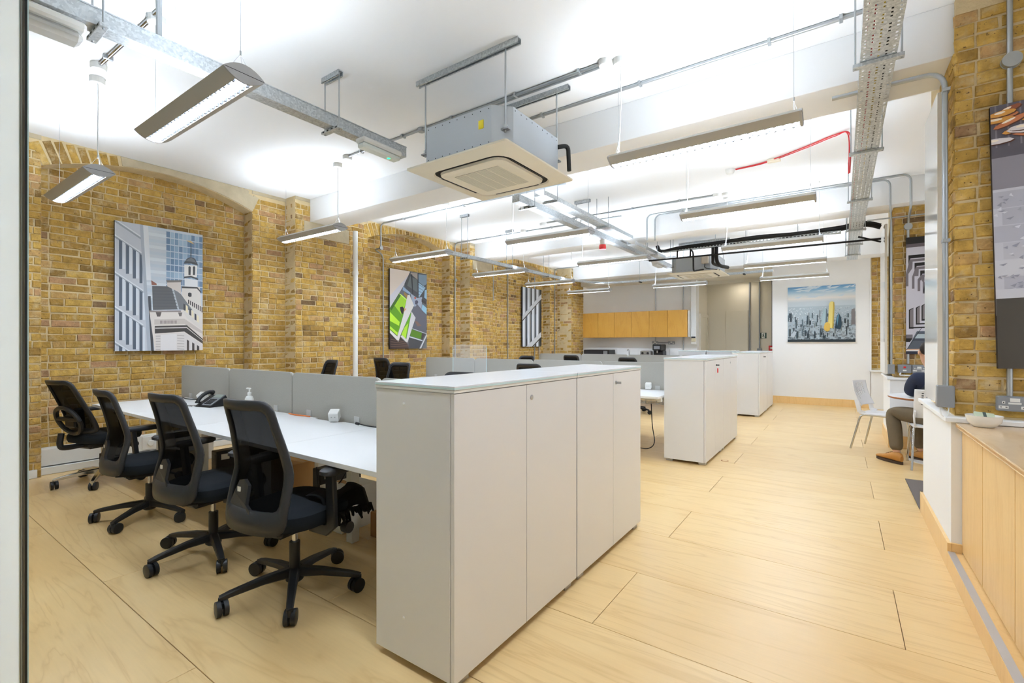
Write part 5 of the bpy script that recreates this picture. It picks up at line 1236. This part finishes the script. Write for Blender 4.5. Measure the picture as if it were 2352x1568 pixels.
Q((52,54,58),(795,682),(880,672),(968,705),(968,720),(880,692),(798,698)); Q((236,236,238),(803,700),(965,722),(965,800),(803,795))
Q((40,42,46),(876,300),(884,300),(886,460),(874,460)); Q((210,180,130),(820,275),(880,280),(925,320),(870,300))
Q((62,60,60),(770,792),(960,800),(1010,855),(1005,870),(955,818),(770,812)); Q((56,58,62),(845,868),(865,860),(888,870),(888,905),(866,912),(845,900))
for k in range(8): Q((70,66,66),(845+k*24,940+k*12),(858+k*24,946+k*12),(858+k*24,992+k*14),(845+k*24,986+k*14))
Q((232,224,218),(400,1065),(780,1065),(830,1150),(1028,1290),(1028,1512),(460,1512)); Q((150,140,136),(395,1062),(760,1062),(760,1080),(395,1080))
for x, y in ((790,985),(860,1040),(925,1095)): Q((60,62,70),(x,y),(x+22,y+12),(x+24,y+85),(x,y+70)); Q((240,228,196),(x+28,y+14),(x+52,y+34),(x+54,y+110),(x+28,y+92))
Q((206,196,190),(455,1160),(800,1155),(1028,1300),(1028,1330),(800,1215),(455,1220))
for k in range(14): Q((120,110,106),(520+k*14,1175),(526+k*14,1175),(526+k*14,1210),(520+k*14,1210))
Q((66,62,60),(460,1235),(830,1228),(1028,1385),(1028,1440),(800,1300),(460,1320)); Q((236,230,226),(465,1255),(830,1250),(1028,1402),(1028,1408),(830,1260),(465,1264))
Q((226,220,218),(470,1330),(790,1310),(1028,1450),(1028,1512),(470,1512)); Q((236,232,232),(525,1335),(710,1325),(710,1512),(525,1512))
for k in range(6): Q((176,168,166),(470,1345+k*30),(522,1345+k*30),(522,1351+k*30),(470,1351+k*30)); Q((176,168,166),(715,1340+k*30),(800,1345+k*30),(800,1351+k*30),(715,1346+k*30))
for x in (830,895,955): Q((72,64,62),(x,1390+(x-830)*0.5),(x+28,1405+(x-830)*0.5),(x+28,1512),(x,1512))
Q((92,84,82),(470,1080),(535,1080),(520,1130),(485,1130)); Q((110,104,102),(725,1085),(775,1085),(765,1128),(740,1128))
art('wall_picture', 'picture of a domed stone cupola between glass towers on brick', 0.885, 1.465, P, wall_place(-6.66,2.21,1.974))
# 2 -- atrium with green lounge
def cv2(x, y):
    u = (x-88)/650; yt = 52+98*u; return (u, (y-yt)/(1490-yt))
P = [((96,98,106), rect(0,0,1,1))]; Q = lambda c, *pts: P.append((c, [cv2(*p) for p in pts]))
Q((222,208,196),(88,40),(420,80),(430,140),(88,550)); Q((208,206,214),(88,545),(430,140),(440,160),(88,760))
Q((70,72,76),(430,110),(740,140),(740,640),(580,600),(360,420),(330,330)); Q((150,140,130),(445,120),(565,135),(565,250),(440,150)); Q((96,102,104),(430,190),(560,250),(565,480),(380,360)); Q((120,140,158),(580,150),(740,170),(735,330),(680,360),(585,290))
Q((158,190,214),(580,300),(715,395),(600,560),(582,560)); Q((40,44,50),(568,120),(582,120),(585,600),(572,590)); Q((36,38,44),(445,150),(470,160),(485,510),(470,505)); Q((150,186,214),(700,440),(740,430),(740,610),(690,570))
for k in range(4): Q((70,92,112),(585,330+k*60),(700-k*30,400+k*40),(700-k*30,408+k*40),(585,338+k*60))
Q((150,176,206),(310,375),(440,490),(430,520),(300,440)); Q((160,168,186),(440,500),(560,580),(650,560),(640,780),(480,720)); Q((98,98,108),(470,800),(560,690),(740,900),(740,1210),(480,1130),(520,940)); Q((126,100,90),(510,990),(560,1000),(640,1080),(560,1090)); Q((60,56,58),(640,600),(725,640),(725,700),(640,650)); Q((150,196,220),(655,690),(735,760),(735,880),(640,790))
Q((96,152,28),(88,770),(250,500),(380,600),(320,900),(215,1260),(88,1150)); Q((156,204,44),(150,700),(250,520),(370,600),(330,760),(280,880)); Q((186,228,60),(88,830),(250,1010),(210,1250),(88,1130)); Q((60,100,30),(88,760),(240,500),(280,520),(110,810)); Q((206,236,110),(230,500),(280,520),(375,610),(370,625)); Q((96,150,30),(88,990),(240,1080),(215,1200),(88,1080)); Q((146,116,60),(330,470),(390,530),(380,600),(320,520))
Q((228,224,220),(385,530),(420,520),(500,715),(440,840),(265,1240),(230,1365),(88,1200),(88,1150),(210,1270),(310,900)); Q((96,160,34),(440,850),(455,840),(360,1320),(270,1240)); Q((180,224,60),(330,1110),(400,1030),(350,1310),(280,1240)); Q((218,216,218),(455,820),(530,935),(380,1390),(265,1270),(290,1245),(365,1320),(450,870))
Q((66,50,46),(88,1210),(225,1365),(260,1285),(375,1395),(420,1490),(88,1495)); 
for k in range(4): Q((112,88,76),(100,1310+k*45),(420,1380+k*25),(420,1388+k*25),(100,1322+k*45))
Q((90,130,40),(460,1140),(645,1210),(630,1320),(430,1260)); Q((70,64,62),(645,1210),(710,1230),(650,1340),(630,1320)); Q((206,212,222),(420,1265),(660,1340),(655,1358),(415,1285)); Q((200,206,214),(470,1125),(740,1220),(740,1232),(470,1137)); Q((76,76,80),(415,1285),(650,1360),(590,1490),(400,1490)); Q((210,212,216),(600,1490),(740,1215),(740,1260),(630,1490)); Q((110,112,114),(660,1490),(740,1310),(740,1490))
Q((36,30,34),(255,745),(300,735),(325,770),(315,850),(290,880),(260,800)); Q((206,150,120),(320,760),(370,775),(310,845),(330,790)); Q((70,72,92),(520,630),(555,615),(580,650),(555,700),(520,690)); Q((190,80,50),(505,560),(540,570),(530,600),(510,590))
art('wall_picture', 'picture of a green lounge seen from above in an atrium', 0.92, 1.455, P, wall_place(-6.66,6.145,1.955))
# 3 -- striped facade
def cv3(x, y):
    u = (x-88)/420; yt = 90+60*u; return (u, (y-yt)/(1420-yt))
P = [((34,40,46), rect(0,0,1,1))]; Q = lambda c, *pts: P.append((c, [cv3(*p) for p in pts]))
for k in range(4):
    x = 95+k*98; Q((222,226,232),(x,60),(x+48,60),(x+44,1430),(x,1430)); Q((146,150,154),(x+48,60),(x+74,60),(x+68,1430),(x+44,1430)); Q((96,116,134),(x-14,700),(x,700),(x,1200),(x-14,1260))
Q((206,209,213),(70,760),(520,220),(520,330),(70,850)); Q((70,62,56),(70,850),(520,330),(520,350),(70,880)); Q((206,209,213),(160,1425),(500,1090),(500,1200),(280,1430)); Q((70,62,56),(285,1425),(500,1200),(500,1230),(310,1430))
art('wall_picture', 'black and white picture of striped facade columns near the kitchenette', 0.93, 1.53, P, wall_place(-6.66,10.45,2.005))
# 4 -- aerial city skyline
P = []
for i in range(24):
    f = i/24; c = [(96,146,190),(150,190,216),(214,226,232),(236,232,228),(196,206,212)]; q = f*4/0.55; k = min(int(q),3); g_ = min(1,q-k)
    col = tuple(c[k][j]+(c[k+1][j]-c[k][j])*g_ for j in range(3)); P.append((col, rect(0,f*0.5,1,(f+1.05/24)*0.5+0.004)))
for k in range(26):
    u = ra.random(); v = ra.random()*0.2; w_ = ra.uniform(0.08,0.3); P.append(((210,224,234), [(u,v),(u+w_*0.5,v-0.02),(u+w_,v-0.035),(u+w_*0.6,v+0.012)]))
P.append(((176,190,198), rect(0,0.36,1,1)))
for k in range(900):
    v = 0.38+0.62*ra.random()**1.3; u = ra.random(); d = (v-0.36)/0.64; s_ = 0.006+0.03*d
    lum = ra.uniform(0.25,1.0)*(1-0.62*d)+0.05; glow = max(0,1-abs(u-0.12)*2.4)*max(0,1-d*1.8)*0.5; lum = min(1,lum+glow)
    P.append(((60+180*lum,72+172*lum,82+164*lum), rect(u,v,u+s_*ra.uniform(0.5,1.6),v+s_*ra.uniform(0.4,1.0))))
for k in range(70):
    u = ra.random(); v = ra.uniform(0.55,0.95); h_ = ra.uniform(0.05,0.16); w_ = ra.uniform(0.012,0.03); c = ra.choice([(70,88,98),(110,128,136),(46,60,70),(150,160,164)])
    P.append((c, rect(u,v-h_,u+w_,v))); P.append((tuple(q*0.6 for q in c), rect(u+w_*0.6,v-h_,u+w_,v)))
P += [((168,190,196),[(0.50,0.70),(0.545,0.41),(0.585,0.40),(0.57,0.72)]),((96,112,120),[(0.57,0.72),(0.585,0.40),(0.60,0.44),(0.595,0.72)])]
P += [((224,206,124),[(0.61,0.75),(0.625,0.34),(0.64,0.295),(0.67,0.285),(0.70,0.30),(0.705,0.36),(0.69,0.76)]),((186,160,70),[(0.67,0.76),(0.685,0.30),(0.70,0.30),(0.705,0.36),(0.69,0.76)]),((214,176,84),[(0.55,0.74),(0.565,0.67),(0.60,0.645),(0.64,0.68),(0.64,0.79),(0.60,0.82),(0.56,0.79)])]
P += [((36,60,76),[(0.71,0.76),(0.73,0.58),(0.765,0.49),(0.80,0.58),(0.81,0.70),(0.79,0.78)]),((92,140,162),[(0.73,0.60),(0.765,0.50),(0.77,0.52),(0.745,0.72)]),((120,116,118),[(0.94,0.70),(0.945,0.44),(0.99,0.42),(1.0,0.70)])]
P += [((196,206,214),[(0.04,0.90),(0.10,0.80),(0.14,0.82),(0.10,0.92)]),((40,52,60),rect(0,0.955,1,1))]
art('wall_picture', 'landscape picture of a city skyline from above on the white rear wall', 1.213, 1.20, P, end_place(-0.363,12.03,1.958), 0.03, MPLW)
# 5 -- copper pendants over stone wall (near right pier)
P = [((92,88,98), rect(0,0,1,0.24)),((140,136,146), rect(0,0.2,1,0.34)),((198,198,208), rect(0,0.32,1,0.8))]
for k in range(9): P.append(((124,118,128), rect(0.02+k*0.055,0,0.028+k*0.055,0.16)))
P.append(((160,152,160), [(0.18,0.2),(1,0.2),(1,0.33),(0.18,0.33)]))
for r_ in range(6):
    for k in range(4):
        v0 = 0.33+r_*0.065; u0 = -0.1+k*0.33+(0.14 if r_ % 2 else 0)
        P.append((ra.choice([(190,190,200),(204,204,212),(180,180,192)]), rect(u0,v0,u0+0.32,v0+0.062)))
for k in range(260):
    u = ra.random(); v = ra.uniform(0.34,0.72); P.append((ra.choice([(150,150,164),(168,168,180),(216,216,224)]), [(u,v),(u+ra.uniform(0.01,0.04),v-ra.uniform(0,0.012)),(u+0.02,v+0.006)]))
for k in range(34):
    u = ra.uniform(0.0,0.75); v = ra.uniform(0.02,0.15); a = ra.uniform(-0.6,0.6); w_ = ra.uniform(0.06,0.10)
    c = ra.choice([(196,120,78),(226,168,120),(150,84,58),(222,214,216),(210,150,70)])
    e = [(u+w_*math.cos(t_)*math.cos(a)-0.014*math.sin(t_)*math.sin(a), v+w_*0.42*math.cos(t_)*math.sin(a)+0.011*math.sin(t_)*math.cos(a)) for t_ in [i*PI/5 for i in range(10)]]
    P.append(((90,56,44), [(x+0.006,y+0.004) for x,y in e])); P.append((c, e)); P.append(((250,236,216), [(x*0.4+u*0.6-0.01,y*0.4+v*0.6-0.003) for x,y in e]))
P += [((204,204,212),[(0,0.70),(0.3,0.70),(0.3,0.73),(0,0.74)]),((70,64,56), rect(0,0.735,0.16,1)),((52,40,34), rect(0.16,0.73,1,1)),((150,90,60), rect(0.17,0.80,0.5,1)),((220,216,214), rect(0.19,0.75,0.215,0.84)),((176,120,84), rect(0.3,0.86,1,1))]
art('wall_picture', 'large picture of copper glass pendants above stone, near right pier', 0.90, 1.50, P, end_place(0.705+0.45+0.012,3.79,1.945,math.radians(1.25)))
# 6 -- looking up a zigzag stairwell
def cv6(x, y): return ((x-212)/ (0.9/0.186*228), (y-68)/(1482-68))
P = [((196,194,204), rect(0,0,1,1))]; Q = lambda c, *pts: P.append((c, [cv6(*p) for p in pts]))
Q((26,26,28),(212,60),(1400,60),(1400,140),(212,150)); Q((96,88,94),(212,150),(1400,140),(1400,180),(212,192))
for k in range(4):
    x = 240+k*75-k*k*3; y = 285+k*105-k*8; b = 660+k*32
    Q((24,24,27),(x,y),(1300-k*140,y-10),(1300-k*140,y+25),(x+25,y+40),(x,y+130)); Q((112,106,112),(x+15,y+50),(1300-k*140,y+35),(1300-k*140,y+60),(x+50,y+80),(x+46,y+160),(x,b-150),(x,b),(x-30,b),(x-30,b-140))
for k in range(4):
    x = 245+k*90-k*k*8; y = 945-k*22; Q((24,24,27),(x,y),(x+55-k*8,y-25),(x+55-k*8,1175-k*55),(x,1175-k*55)); Q((120,114,118),(x+14,y+5),(x+55-k*8,y-20),(x+55-k*8,1170-k*55),(x+14,1170-k*55))
    Q((24,24,27),(x,1155-k*45),(1100-k*120,1140-k*45),(1100-k*120,1155-k*45),(x,1172-k*45))
Q((112,106,112),(212,1245),(290,1245),(290,1290),(212,1290)); Q((20,20,22),(212,1290),(290,1290),(260,1335),(212,1335))
Q((84,92,104),(340,1205),(1400,1205),(1400,1482),(215,1482),(215,1440)); Q((176,190,196),(350,1240),(1400,1240),(1400,1290),(310,1290)); Q((60,66,80),(300,1300),(1400,1300),(1400,1320),(290,1320)); Q((206,160,130),(212,1420),(1400,1410),(1400,1420),(212,1432)); Q((226,220,216),(212,1432),(1400,1422),(1400,1440),(212,1446)); Q((40,44,58),(212,1450),(1400,1450),(1400,1482),(212,1482)); Q((24,26,34),(395,1160),(402,1160),(222,1430),(212,1435))
art('wall_picture', 'black and white stairwell picture on the second right pier', 0.90, 1.467, P, end_place(0.671+0.45,7.715,1.927))
# ================================================================ SIGNS
t = thing('exit_sign', 'small dark green emergency exit sign with white running figure', 'sign', (-1.637,13.58,1.45))
M().box(-1.71,-1.565,13.588,13.598,1.455,1.60).build('plate', mat('sign_green',(24,62,44),0.5), t)
m = M()
def sg(*pts): m.add([(-1.71+0.145*u,13.5865,1.455+0.145*(1-v)) for u, v in pts], [tuple(range(len(pts)))])
sg((0.22,0.04),(0.80,0.04),(0.80,0.96),(0.22,0.96)); m.build('door_symbol', MPLW, t)
m = M()
def sg(*pts): m.add([(-1.71+0.145*u,13.5855,1.455+0.145*(1-v)) for u, v in pts], [tuple(range(len(pts)))])
sg((0.56,0.10),(0.66,0.10),(0.68,0.2),(0.60,0.25),(0.54,0.2)); sg((0.42,0.30),(0.60,0.27),(0.58,0.55),(0.46,0.55)); sg((0.28,0.45),(0.42,0.32),(0.45,0.38),(0.33,0.52)); sg((0.58,0.33),(0.74,0.44),(0.70,0.50),(0.57,0.42))
sg((0.46,0.52),(0.56,0.52),(0.44,0.72),(0.26,0.82),(0.24,0.76),(0.38,0.66)); sg((0.50,0.55),(0.60,0.53),(0.70,0.70),(0.66,0.90),(0.58,0.88),(0.60,0.72)); m.build('running_figure', mat('sign_dark',(20,50,36),0.5), t)
# ================================================================ KITCHENETTE
for i in range(3):
    x0 = -6.07+i*0.967; t = thing('wall_cupboard', ['left honey birch wall cupboard next to the brick pilaster','middle honey birch wall cupboard of the kitchenette','right honey birch wall cupboard under the grey conduits'][i], 'cupboard', (x0+0.48,12.36,1.485), 0, 'birch wall cupboards')
    M().box(x0+0.001,x0+0.966,12.222,12.518,1.487,2.175).build('carcass', MCUP, t)
    for k in range(2): M().box(x0+k*0.4835+0.003,x0+(k+1)*0.4835-0.003,12.20,12.22,1.487,2.175).build('door', MCUP, t, bevel=0.002)
M().cbox(-3.165,-3.135,12.24,12.52,1.487,2.16,0.008).single('cupboard_end_panel', MPLW, 'white end panel beside the birch wall cupboards', 'panel')
t = thing('thermostat', 'cream thermostat with dark display beside the cupboards', 'thermostat', (-3.06,12.4,1.40))
M().cbox(-3.115,-3.005,12.375,12.40,1.37,1.46,0.006).build('case', mat('cream_case',(226,214,180),0.5), t); M().box(-3.11,-3.01,12.37,12.376,1.46,1.50).build('display', MBLK2, t)
t = thing('kitchen_counter', 'white kitchenette base units behind the rear screens', 'counter', (-4.6,12.2,0))
for i in range(5): M().box(-6.0+i*0.55,-6.0+i*0.55+0.545,11.95,12.49,0.10,0.87).build('base_unit', MLAM, t, bevel=0.003)
M().box(-6.02,-3.2,11.92,12.49,0.872,0.91).build('worktop', MDESK, t, bevel=0.003); M().box(-5.98,-3.25,12.0,12.4,0,0.10).build('plinth', MDARK, t)
t = thing('microwave', 'wide black microwave on the kitchenette worktop', 'microwave', (-5.55,12.2,0.911))
M().cbox(-5.93,-5.17,12.0,12.42,0.911,1.15,0.012).build('case', MBLK, t); M().box(-5.88,-5.38,11.993,12.0,0.95,1.12).build('door', MBLK2, t); M().box(-5.34,-5.22,11.994,12.0,0.95,1.12).build('control_panel', MSKT, t)
t = thing('coffee_machine', 'black coffee machine on the kitchenette worktop', 'coffee machine', (-3.86,12.25,0.911))
M().cbox(-4.0,-3.75,12.12,12.42,0.911,1.14,0.012).build('body', MBLK, t); M().cbox(-3.99,-3.76,12.02,12.42,1.14,1.30,0.015).build('brew_head', MBLK, t); M().box(-3.97,-3.78,12.0,12.12,0.911,0.94).build('drip_tray', MBLK2, t); M().box(-3.95,-3.80,12.013,12.02,1.18,1.26).build('display', MSKT, t); M().tube([(-3.875,12.06,1.14),(-3.875,12.06,1.08)],0.02,10).build('spout', MALU, t)
t = thing('toaster', 'chrome toaster beside the coffee machine', 'toaster', (-4.2,12.2,0.911))
M().cbox(-4.34,-4.06,12.08,12.30,0.911,1.13,0.02).build('case', MALU, t)
for x in (-4.27,-4.13): M().lathe([(0.03,0),(0.03,0.01)], n=14, m=Matrix.Translation((x,12.08,1.07)) @ Matrix.Rotation(PI/2,4,'X')).build('dial', MBLK, t)
M().box(-4.3,-4.1,12.12,12.15,1.128,1.132).box(-4.3,-4.1,12.22,12.25,1.128,1.132).build('slot', MDARK, t)
sockets('wall_socket', 'left grey metal double socket above the kitchenette worktop', -4.15, -3.98, 12.495, 1.30, 1.38, 1)
sockets('wall_socket', 'right grey metal double socket behind the coffee machine', -3.72, -3.55, 12.495, 1.30, 1.38, 1)
M().tube([(-3.98,12.48,1.34),(-3.72,12.48,1.34)],0.012,8).single('socket_link_conduit', MSKT, 'short conduit linking the two kitchenette sockets', 'conduit')
t = thing('tap', 'chrome kitchenette tap behind the rear screens', 'tap', (-4.75,12.38,0.911))
M().tube(smoothpath([(-4.75,12.38,0.911),(-4.75,12.38,1.10),(-4.75,12.32,1.16),(-4.75,12.24,1.13)],5),0.012,8).build('spout', MCHR, t, smooth=True); M().lathe([(0.025,0.911),(0.025,0.93)],-4.75,12.38,14).build('base', MCHR, t)
# ================================================================ DESK THINGS
def cube_lamp(x, y, rz, label, tilt=0.5):
    t = thing('cube_adapter', label, 'power cube', (x,y,DESK_Z))
    R = Matrix.Translation((x,y,DESK_Z+0.052)) @ Matrix.Rotation(rz,4,'Z') @ Matrix.Rotation(tilt,4,'X')
    M().obox(R,0.037,0.037,0.037).build('body', MPLW, t, bevel=0.008)
    mm = M()
    for dx in (-0.012,0.012): mm.obox(R @ Matrix.Translation((dx,-0.0373,0.005)),0.005,0.0004,0.004)
    mm.build('ports', MPIPE, t); M().lathe([(0.03,DESK_Z+0.0005),(0.03,DESK_Z+0.012)],x,y,16).build('clamp_foot', MPIPE, t)
cube_lamp(-5.35,2.13,0.5,'white cube power adapter beside the desk phone'); cube_lamp(-3.13,2.14,0.7,'white cube power adapter at the front desks near the cabinet',0.4); cube_lamp(-2.02,5.93,0.2,'white cube power adapter seen between the cabinets',0.2)
ph = thing('desk_phone', 'black office desk phone with corded handset', 'phone', (-4.88,2.02,DESK_Z), 0.25)
m = M().prism([(-0.09,0.0),(0.09,0.0),(0.10,0.05),(0.07,0.10),(-0.09,0.012)], 'x', -0.10, 0.10); m.build('base', MBLK, ph, world=False, bevel=0.005)
R = Matrix.Translation((0,-0.002,0.058)) @ Matrix.Rotation(math.radians(29),4,'X')
M().obox(R @ Matrix.Translation((0.035,0,0.003)),0.058,0.085,0.004).build('faceplate', MSKT, ph, world=False)
M().obox(R @ Matrix.Translation((0.035,0.055,0.008)),0.05,0.024,0.002).build('display', mat('lcd',(150,160,150),0.3), ph, world=False)
mk = M()
for i in range(4):
    for j in range(4): mk.obox(R @ Matrix.Translation((0.0+i*0.022,-0.065+j*0.022,0.009)),0.008,0.007,0.002)
mk.build('keypad', MBLK, ph, world=False)
hs = M().tube(smoothpath([R @ Vector((-0.068,-0.085,0.02)),R @ Vector((-0.068,-0.06,0.045)),R @ Vector((-0.068,0,0.058)),R @ Vector((-0.068,0.06,0.048)),R @ Vector((-0.068,0.09,0.02))],5),[0.024]*3+[0.017]*15+[0.024]*3,10).build('handset', MBLK, ph, world=False, smooth=True)
co = [Vector((-0.09+0.28*k/80*-1, -0.09-0.03*math.sin(k/16), 0.010))+Vector((0,0.006*math.cos(k*1.9),0.006*math.sin(k*1.9))) for k in range(81)]
M().tube(co,0.0022,5).build('coiled_cord', MBLK, ph, world=False)
bt = thing('pump_bottle', 'white hand sanitiser pump bottle in front of the grey screen', 'bottle', (-4.33,2.10,DESK_Z))
M().lathe([(0.032,DESK_Z),(0.036,DESK_Z+0.006),(0.036,DESK_Z+0.10),(0.026,DESK_Z+0.122),(0.014,DESK_Z+0.128),(0.014,DESK_Z+0.137)],-4.33,2.10,20).build('body', MPLW, bt, smooth=True)
M().lathe([(0.017,DESK_Z+0.135),(0.017,DESK_Z+0.155),(0.006,DESK_Z+0.158),(0.006,DESK_Z+0.185)],-4.33,2.10,14).build('collar', MPLW, bt, smooth=True); M().cbox(-4.372,-4.315,2.09,2.11,DESK_Z+0.183,DESK_Z+0.197,0.004).build('pump_head', MPLW, bt); M().box(-4.352,-4.308,2.0632,2.0642,DESK_Z+0.03,DESK_Z+0.08).build('paper_label', mat('label_grey',(214,218,220),0.6), bt)
M().tube(smoothpath([(-3.80,2.165,DESK_Z+0.006),(-3.68,2.15,DESK_Z+0.007),(-3.58,2.165,DESK_Z+0.006),(-3.50,2.17,DESK_Z+0.006)],6),0.005,6).single('network_cable', mat('orange_cable',(228,120,50),0.5), 'orange network cable lying along the front screen', 'cable', smooth=True)
M().tube(smoothpath([(-2.86,2.13,DESK_Z+0.02),(-2.83,2.14,DESK_Z+0.015),(-2.78,2.16,DESK_Z+0.006),(-2.60,2.165,DESK_Z+0.006)],6),[0.010]*6+[0.004]*13,6).single('plug_lead', MBLK, 'black lead with plug on the desk beside the cabinet', 'cable', smooth=True)
M().tube(smoothpath([(-5.9,2.15,DESK_Z+0.006),(-5.7,2.12,DESK_Z+0.006),(-5.55,2.15,DESK_Z+0.006),(-5.45,2.165,DESK_Z+0.006)],6),0.005,6).single('plug_lead', MBLK, 'black lead at the far left end of the front desk', 'cable', smooth=True)
# clear acrylic divider
ac_ = thing('acrylic_divider', 'clear acrylic divider with rounded corners behind the front screens', 'divider', (-5.0,5.9,DESK_Z))
def rr2(x0,x1,z0,z1,q):
    o = [(x0,z0),(x1,z0)]
    for k in range(7): o.append((x1-q+q*math.cos(PI/2*k/6), z1-q+q*math.sin(PI/2*k/6)))
    for k in range(7): o.append((x0+q-q*math.sin(PI/2*k/6), z1-q+q*math.cos(PI/2*k/6)))
    return o
M().prism(rr2(-5.32,-4.60,DESK_Z+0.001,1.31,0.05),'y',5.88,5.886).build('sheet', MACRY, ac_)
for xe in (-5.32,-4.606): M().prism([(xe,DESK_Z),(xe+0.006,DESK_Z),(xe+0.006,1.26),(xe,1.26)],'y',5.8795,5.8865).build('polished_edge', MGEDGE, ac_)
# under-desk things
def pc(x, y, label):
    t = thing('desktop_computer', label, 'computer', (x,y,0)); M().cbox(x-0.05,x+0.05,y-0.19,y+0.19,0.004,0.36,0.006).build('case', MBLK, t); M().box(x-0.03,x+0.03,y-0.192,y-0.19,0.24,0.33).build('bezel', MBLK2, t); M().box(x+0.051,x+0.0515,y-0.15,y-0.08,0.28,0.33).build('sticker', MPLW, t)
pc(-4.62,2.12,'black computer tower standing under the front desks'); pc(-3.32,2.30,'black computer tower behind the nearest chair')
def carton(x0,x1,y0,y1,h,label,m_=None):
    t = thing('carton', label, 'box', ((x0+x1)/2,(y0+y1)/2,0)); b = M().box(x0,x1,y0,y1,0.002,h).build('box', m_ or MCARD, t, bevel=0.002)
    M().box(x0+0.01,x1-0.01,(y0+y1)/2-0.025,(y0+y1)/2+0.025,h,h+0.001).build('tape', mat('parcel_tape',(160,116,66),0.4), t)
carton(-2.66,-2.42,2.10,2.36,0.17,'brown cardboard box under the desk beside the cabinet'); carton(-3.10,-2.84,2.00,2.30,0.30,'white carton beside the desk leg near the cabinet', MPLW); carton(-4.28,-3.95,2.25,2.55,0.26,'brown carton behind the second chair')
M().tube(smoothpath([(-2.0,5.98,0.565),(-1.99,5.96,0.50),(-1.96,5.9,0.30),(-1.90,5.8,0.10),(-1.96,5.72,0.03),(-2.15,5.8,0.02),(-2.3,5.95,0.01)],6),0.006,6).single('power_lead', MBLK, 'black lead hanging below the desk between the cabinets', 'cable', smooth=True)
M().tube(smoothpath([(-2.95,2.2,0.55),(-2.98,2.15,0.40),(-3.05,2.1,0.28),(-3.22,2.08,0.22),(-3.3,2.1,0.38)],6),0.005,6).single('power_lead', MBLK, 'black cable loop under the front desk behind the nearest chair', 'cable', smooth=True)
M().tube(smoothpath([(-4.1,2.2,0.56),(-4.12,2.14,0.50),(-4.2,2.12,0.47),(-4.3,2.14,0.55),(-4.4,2.2,0.57)],6),0.005,6).single('power_lead', MBLK, 'tangled black cable under the desk behind the second chair', 'cable', smooth=True)
t = thing('floor_outlet', 'round brass cable outlet in the floor beside the middle cabinets', 'floor outlet', (-1.1,5.78,0))
M().lathe([(0.04,0.0005),(0.04,0.002),(0.03,0.003)],-1.08,5.75,20).build('ring', mat('brass',(176,116,60),0.4,metal=0.6), t); M().lathe([(0.028,0.001),(0.028,0.0035)],-1.08,5.75,20).build('cap', MFLOOR, t)
